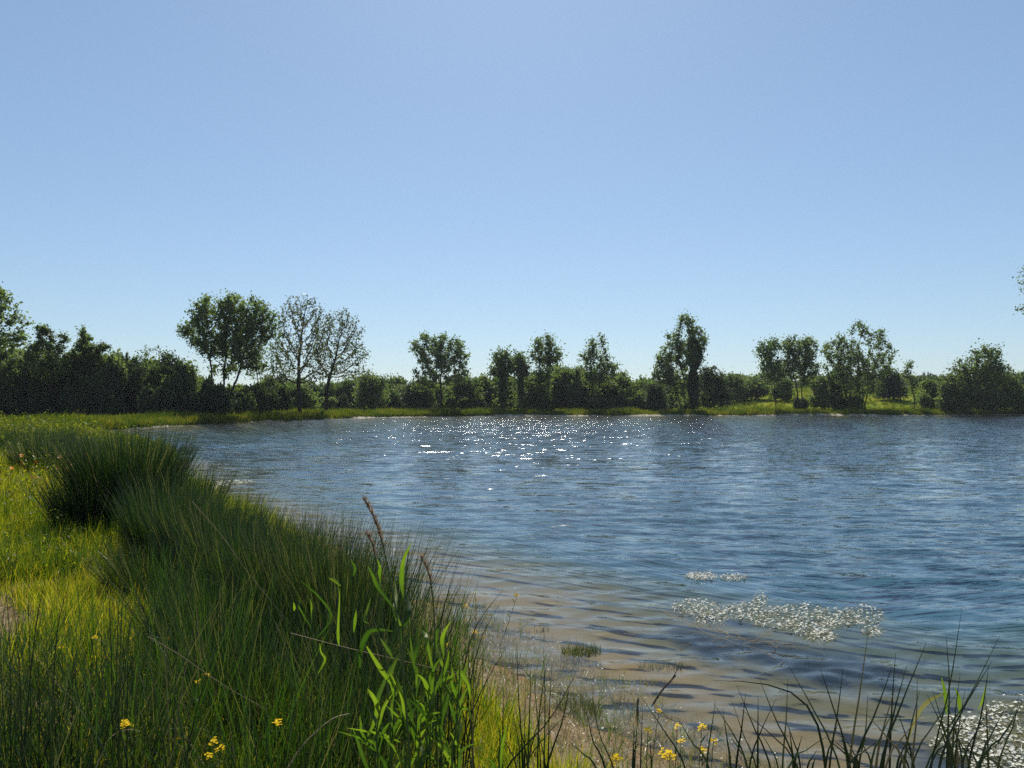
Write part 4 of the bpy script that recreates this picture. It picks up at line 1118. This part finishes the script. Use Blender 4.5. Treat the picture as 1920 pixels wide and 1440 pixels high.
YH = [flower_head_mesh("flower_head", M['yellow'], 5, 0.0062, 14) for _ in range(3)]
OH = [flower_head_mesh("flower_head", M['orange'], 8, 0.012, 3)]
FL = [(970, 1116, 940, 1190, 6.4, "tall yellow flower spike standing in the shallow water", 1.0, 2), (892, 1110, 885, 1175, 6.2, "small yellow flower among the outermost rush tips", 0.9, 0),
      (868, 1136, 872, 1200, 5.8, "yellow flower cluster just above the rush tips by the water", 1.2, 1), (872, 1162, 874, 1215, 5.6, "little yellow flower under the cluster by the water", 0.9, 0),
      (890, 1186, 888, 1235, 5.4, "yellow flower close behind the thick single rush stem", 1.2, 1), (906, 1194, 905, 1240, 5.3, "yellow flower right of the thick single rush stem", 1.2, 0), (838, 1208, 842, 1260, 4.6, "half hidden yellow flower inside the reed leaves", 1.0, 0),
      (1236, 1332, 1228, 1440, 3.4, "yellow flower below the tip of the floating stick", 1.0, 0), (1188, 1356, 1186, 1440, 3.4, "yellow flower left of the rush row in the shallows", 1.0, 0), (1215, 1367, 1213, 1440, 3.3, "yellow flower touching the rush row in the shallows", 1.0, 0),
      (1270, 1360, 1264, 1440, 3.3, "yellow flower left of a similar one at the sand edge", 1.1, 0), (1316, 1362, 1310, 1440, 3.3, "yellow flower against orange-brown sand under water", 1.2, 0), (1277, 1388, 1272, 1440, 3.2, "low yellow flower between two taller ones", 1.0, 0),
      (1255, 1416, 1252, 1470, 3.1, "largest double yellow flower at the bottom edge", 1.5, 1), (1153, 1424, 1150, 1470, 3.1, "double yellow flower at the bottom, left of the rush row", 1.2, 1), (1338, 1388, 1334, 1440, 3.2, "yellow flower touching the fan of rush stems", 1.0, 0),
      (1318, 1405, 1314, 1450, 3.1, "small yellow flower low beside the fan of rush stems", 0.9, 0),
      (233, 1359, 236, 1440, 2.7, "yellow flower pair over pale curved stalks at lower left", 1.1, 1), (520, 1351, 528, 1440, 2.9, "yellow flower alone among the dark foreground rushes", 1.0, 1), (400, 1389, 404, 1450, 2.8, "yellow flower at the bottom beside a drooping stalk", 1.1, 0),
      (412, 1402, 410, 1450, 2.8, "lower one of the yellow flowers beside a drooping stalk", 1.0, 0), (392, 1416, 396, 1460, 2.75, "bottom yellow flower in the small group on the left", 1.0, 0), (178, 1194, 182, 1250, 3.9, "yellow flower above the shaded grass at left", 0.8, 0),
      (316, 1196, 320, 1250, 3.9, "yellow flower right of the tall seeded stems", 0.8, 0), (388, 1264, 390, 1320, 3.5, "small yellow flower high in the dark rush mass", 0.8, 0), (372, 1277, 376, 1330, 3.5, "orange-yellow flower low in the dark rush mass", 0.9, 0),
      (330, 1387, 334, 1440, 2.9, "yellow flower in the bright grass gap at lower left", 0.9, 0), (115, 1213, 118, 1260, 3.7, "tiny yellow flower near the left dark stems", 0.7, 0)]
for a, b, c, d_, Y, lb, s, extra in FL:
    t3, b3 = W(a, b, Y), W(c, d_, Y)
    gz = float(ground_z(np.array([b3[0]]), np.array([Y]))[0])
    b3 = b3 + (b3 - t3) * max(0, (b3[2] - gz) / max(0.02, t3[2] - b3[2])) * np.array((.4, .4, 1))
    root = empty("yellow_flower", b3, lb, "flower", "yellow wildflowers")
    C = spline([np.zeros(3), (t3 - b3) * 0.5 + rng.normal(0, 0.01, 3), t3 - b3], 8)
    V, Fq = tube(C, np.linspace(0.0024, 0.0012, 8), 5); mb = MB().add(V, Fq, 0.4)
    link("stem", mb.mesh("stem", M['reedstem'], True), root)
    m = 5; bs = C[2:7]
    V, Fq, t = ribbons(bs, rng.uniform(0, 6.28, m), 0.045, rng.uniform(0.3, 0.9, m), 0.3, 0.008, seg=3, wmid=True); link("leaves", MB().add(V, Fq, t).mesh("leaves", M['reedstem']), root)
    for q in range(1 + extra):
        h = link("flower_head", YH[q % 3], root, t3 - b3 + (rng.normal(0, 0.018, 3) * np.array((1, 1, .6)) if q else 0))
        h.scale = (s, s, s); h.rotation_euler = (rng.normal(0.2, .2), rng.normal(0, .3), rng.uniform(0, 6))
n = 46
x = -5.9 + rng.normal(0, 0.42, n); y = 10.6 + rng.normal(0, 0.5, n)
oc = variants("orange_flowers", [flower_head_mesh("orange_flowers", M['orange'], 7, 0.018, 2)])
pp = on_ground(x, y, 0); pp[:, 2] += rng.uniform(0.55, 0.9, n)
scatter("orange_flowers", pp, rots(n, 0.3), np.full((n, 3), 1.5), oc, 1, "orange flowers sprinkled left of the largest rush tussock")

# ------------------------------------------------------------------ floating crowfoot mats
def crowfoot_flower(name):
    mb = MB()
    for k in range(5):
        a = k * 6.283 / 5 + rng.uniform(-.1, .1); u = np.array((math.cos(a), math.sin(a), 0)); s = np.array((-math.sin(a), math.cos(a), 0))
        mb.add([(0, 0, 0.001), u * .5 - s * .42 + (0, 0, .08), u * 1.0 - s * .2 + (0, 0, .12), u * 1.0 + s * .2 + (0, 0, .12), u * .5 + s * .42 + (0, 0, .08)], [[0, 1, 2, 3, 4]])
    return mb.mesh(name, M['petal'])


CF = [crowfoot_flower("flower") for _ in range(3)]
YC = MB(); a = np.arange(6) * 6.283 / 6
YC = YC.add(np.concatenate([np.stack([np.cos(a) * .25, np.sin(a) * .25, np.full(6, .1)], 1), [(0, 0, .22)]]), [[q, (q + 1) % 6, 6] for q in range(6)]).mesh("flower_eye", M['yellow'])
ML = ["small far mat of white flowers floating behind the main one", "long floating mat of white water flowers in the middle of the shallow bay",
      "dense mat of white flowers and weed at the right edge by the rushes", "distant strip of white flowers floating off the largest rush tussock"]
MN = [170, 300, 300, 160]; MX = [0, 560, 420, 0]; MS = [0.0115, 0.0125, 0.0115, 0.032]
for blobs, lb, n1, n2, s in zip(MATS, ML, MN, MX, MS):
    areas = np.array([b[2] * b[3] for b in blobs], float); areas /= areas.sum()
    c0 = on_water(blobs[0][0], blobs[0][1])
    root = empty("water_crowfoot", c0, lb, "water plant", "floating mats of white water flowers")
    def pts(n, grow=1.0):
        out = []
        for k in rng.choice(len(blobs), n, p=areas):
            px, py, rx, ry = blobs[k]; a = rng.uniform(0, 6.283); r = math.sqrt(rng.random()) * grow
            out.append(on_water(px + rx * r * math.cos(a), py + ry * r * math.sin(a)))
        return np.array(out)
    P = pts(n1)
    for k, p in enumerate(P):
        q = p - c0; q[2] = rng.uniform(0.006, 0.03) if rng.random() < 0.85 else rng.uniform(0.03, 0.07)
        f = link("flower", CF[k % 3], root, q); sc_ = s * rng.uniform(0.7, 1.2); f.scale = (sc_, sc_, sc_)
        f.rotation_euler = (rng.normal(0.1, .22), rng.normal(0, .22), rng.uniform(0, 6))
    mb = MB()
    if n2:      # the flowers past the first three hundred
        fv = np.array([v.co for v in CF[0].vertices]); ff = np.array([list(p.vertices) for p in CF[0].polygons])
        for p in pts(n2):
            q = p - c0; q[2] = rng.uniform(0.004, 0.025); sc_ = s * rng.uniform(0.6, 1.1); a = rng.uniform(0, 6.28)
            Rm = np.array(Euler((rng.normal(0, .3), rng.normal(0, .3), a)).to_matrix())
            mb.add((fv * sc_) @ Rm.T + q, ff)
        o = link("small_flowers", mb.mesh("small_flowers", M['petal']), root); o['kind'] = 'stuff'
    nw = (n1 + n2) * 9; Pw = pts(nw, 1.06) - c0; Pw[:, 2] = rng.uniform(-0.003, 0.014, nw)
    V, Fq, t = ribbons(Pw, rng.uniform(0, 6.28, nw), rng.uniform(0.02, 0.09, nw) * s / 0.0125, rng.uniform(1.2, 1.62, nw), rng.normal(0, 0.1, nw), 0.0036 * s / 0.0125, seg=3, face=rng.uniform(0, 6.28, nw))
    o = link("weed", MB().add(V, Fq, t).mesh("weed", M['weed']), root); o['kind'] = 'stuff'

# loose bleached weed strands trailing from the main mat
o0 = on_water(1360, 1190)
mb = MB()
for s in [[(1240, 1145), (1290, 1170), (1330, 1190), (1385, 1210)], [(1250, 1150), (1310, 1172), (1345, 1180), (1372, 1196)], [(1390, 1211), (1430, 1222), (1455, 1237)], [(1392, 1210), (1430, 1195), (1446, 1190)], [(1400, 1208), (1440, 1205), (1458, 1218)],
          [(1330, 1182), (1400, 1186), (1445, 1192)], [(1405, 1203), (1460, 1205), (1503, 1213)], [(1345, 1178), (1365, 1190), (1360, 1200)], [(1380, 1190), (1395, 1200), (1420, 1206)], [(1470, 1240), (1440, 1260), (1400, 1275), (1350, 1280)], [(1405, 1082), (1425, 1080), (1442, 1078)]]:
    P3 = np.array([on_water(a, b) for a, b in s]) - o0; P3[:, 2] = 0.006
    V, Fq = tube(spline(P3, 14) + rng.normal(0, 0.003, (14, 3)), 0.0016, 4); mb.add(V, Fq, rng.uniform(0.6, 1))
for q in range(60):
    p = on_water(rng.uniform(1260, 1500), rng.uniform(1160, 1215)) - o0; a = rng.uniform(-0.6, 0.4); l = rng.uniform(0.05, 0.2)
    P3 = np.array([p, p + (l * .5 * math.cos(a), l * .5 * math.sin(a), 0), p + (l * math.cos(a + .3), l * math.sin(a + .3), 0)]); P3[:, 2] = 0.004
    V, Fq = tube(spline(P3, 5), 0.0009, 3); mb.add(V, Fq, rng.uniform(0.5, 1))
tag(link("weed_strands", mb.mesh("weed_strands", M['straw']), None, o0), "tangle of bleached weed strands trailing below the main white mat", kind="stuff")

# wide pale fallen reed leaves at the right mat
for lb, pts_, wd in [("long pale fallen reed leaf lying flat on the water towards the right mat", [(1800, 1347), (1680, 1351), (1580, 1353), (1505, 1350)], 0.022),
                     ("pale green reed leaf bent down over the right mat", [(1770, 1300), (1740, 1315), (1718, 1345), (1700, 1400)], 0.03),
                     ("upright green reed blade beside the tallest right rush stem", [(1775, 1340), (1772, 1300), (1765, 1268)], 0.03),
                     ("dark folded reed leaf behind the tallest right rush stem", [(1800, 1345), (1798, 1310), (1790, 1288)], 0.03),
                     ("small reed blade at the right edge above the white flowers", [(1835, 1330), (1845, 1305), (1850, 1275)], 0.02),
                     ("yellow-green straw leaf along the bottom right corner", [(1815, 1427), (1860, 1432), (1925, 1436)], 0.016)]:
    flat = "lying flat" in lb or "straw leaf" in lb
    P3 = np.array([on_water(a, b) + (0, 0, 0.012) if flat else W(a, b, 4.2) for a, b in pts_]); o = P3[0].copy()
    V, Fq = leaf_strip(P3 - o, wd, 10, 0.25, (0, 0, 1) if flat else (0.2, -1, 0.2))
    tag(link("reed_leaf", MB().add(V, Fq, 0.8).mesh("reed_leaf", M['weed'] if 'pale' in lb or flat else M['reed'], True), None, o), lb, "leaf", "loose reed leaves")

# ------------------------------------------------------------------ shallows: emergent clumps, stick, debris
def mossy(px, py, rx, ry, n, h, label, mat='weed', tint=(0.1, 0.7)):
    c = on_water(px, py); root_o = np.array((c[0], c[1], 0.0))
    e = on_water(px, py + ry); wX = rx / F * c[1]; wY = abs(c[1] - e[1])
    a = rng.uniform(0, 6.283, n); r = np.sqrt(rng.random(n)); base = np.stack([wX * r * np.cos(a), wY * r * np.sin(a), np.full(n, -0.02)], 1)
    V, Fq, t = ribbons(base, rng.uniform(0, 6.283, n), h * rng.uniform(0.4, 1.1, n), np.abs(rng.normal(0.2, 0.35, n)), rng.uniform(0, 0.8, n), 0.004, seg=3, tint=rng.uniform(*tint, n))
    o = link("water_grass", MB().add(V, Fq, t).mesh("water_grass", M[mat]), None, root_o)
    return tag(o, label, "water plant", "small grassy clumps in the shallows")


mossy(1090, 1222, 38, 8, 420, 0.10, "small mossy grass clump standing in the shallows above its reflection")
mossy(1015, 1182, 16, 2, 26, 0.08, "few thin blades of water grass farther out from the mossy clump", 'rush')
mossy(1245, 1250, 50, 6, 160, 0.07, "flattened brown water grass around the top of the stick")
mossy(1200, 1278, 36, 5, 120, 0.04, "sunken brown weed tangle left of the stick", tint=(0.6, 1))
mossy(1080, 1330, 44, 26, 420, 0.10, "mossy green clump at the sand edge beside the rush stems")
mossy(915, 1350, 32, 40, 520, 0.16, "brownish green grass clump between reed bed and rush stems")
mossy(1130, 1280, 50, 16, 120, 0.05, "thin brown weed in the shallows in front of the mossy clump", tint=(0.6, 1))
# pinkish debris and tiny stems of the wet margin
x, y = cloud(9000, -0.9, 3.4, 2.7, 8.4)
d = shore_dist(x, y); keep = (d > -0.75) & (d < 0.55) & (rng.random(len(x)) < 1.1 - np.abs(d) * 1.1)
x, y, d = x[keep], y[keep], d[keep]
deb = variants("shore_litter", [grass_tuft("shore_litter", 9, h, 0.05, 0.0038, M[m], 0.8, 0.8, 0.3, 1.0, 3) for m, h in (('weed', 0.1), ('straw', 0.08), ('weed', 0.17), ('straw', 0.05), ('tallgrass', 0.13))])
pz = on_ground(x, y, 0.0, d); pz[:, 2] = np.maximum(pz[:, 2], -0.05)
s = rng.uniform(0.6, 1.3, len(x))
scatter("shore_litter", pz, rots(len(x)), np.stack([s, s, s], 1), deb, 5, "brown and green litter of stems along the wet margin")
x, y = cloud(1500, -0.4, 3.2, 3.0, 6.8); d = shore_dist(x, y); keep = (np.abs(d + 0.1) < 0.65) & (rng.random(len(x)) < 0.6)
x, y, d = x[keep], y[keep], d[keep]
pz = on_ground(x, y, 0.0, d); pz[:, 2] = np.maximum(pz[:, 2] + 0.015, 0.008)
pc = variants("fallen_petals", [CF[0]])
s = rng.uniform(0.004, 0.008, len(x))
scatter("fallen_petals", pz, rots(len(x), 0.3), np.stack([s, s, s], 1), pc, 1, "tiny white petals scattered over the wet margin")
# stick
o = on_water(1222, 1316)
P3 = np.array([on_water(1222, 1316), W(1240, 1296, on_water(1222, 1316)[1]), W(1258, 1276, on_water(1222, 1316)[1]), W(1267, 1266, on_water(1222, 1316)[1])]) - o; P3[0][2] = -0.03
root = empty("stick", o, "bare forked stick poking out of the shallow water", "stick")
V, Fq = tube(spline(P3, 8), np.linspace(0.008, 0.006, 8), 6); link("branch", MB().add(V, Fq).mesh("branch", M['stick'], True), root)
V, Fq = tube(spline([P3[2], P3[2] + (0.03, 0, 0.05), P3[3] + (0.03, 0, 0.09)], 6), np.linspace(0.004, 0.0015, 6), 5); link("twig", MB().add(V, Fq).mesh("twig", M['stick'], True), root)
o = on_water(1195, 1335)
V, Fq = tube(spline([(0, 0, -.03), (0.002, 0, 0.05), (0.008, 0, 0.09)], 6), [.007, .008, .006, .008, .007, .003], 6)
tag(link("stump", MB().add(V, Fq).mesh("stump", M['stick'], True), None, o), "short dark stub standing in the shallows left of the stick", "stick")

# ------------------------------------------------------------------ light summer haze over the whole place
hm_, nt, N, L, out = new_mat("pale_haze")
pv = N.new("ShaderNodeVolumePrincipled"); pv.inputs['Color'].default_value = (0.86, 0.92, 1.0, 1); pv.inputs['Density'].default_value = 0.00014
pv.inputs['Anisotropy'].default_value = 0.3
L.new(pv.outputs[0], out.inputs['Volume'])
x0, x1, y0, y1, z0, z1 = -2900, 2900, -420, 3700, -9, 34
V = [(x, y, z) for z in (z0, z1) for x, y in ((x0, y0), (x1, y0), (x1, y1), (x0, y1))]
tag(link("haze", make_mesh("haze", V, np.array([[0, 3, 2, 1], [4, 5, 6, 7], [0, 1, 5, 4], [1, 2, 6, 5], [2, 3, 7, 6], [3, 0, 4, 7]]), hm_)), "thin pale summer haze in the air over the lake", kind='stuff')
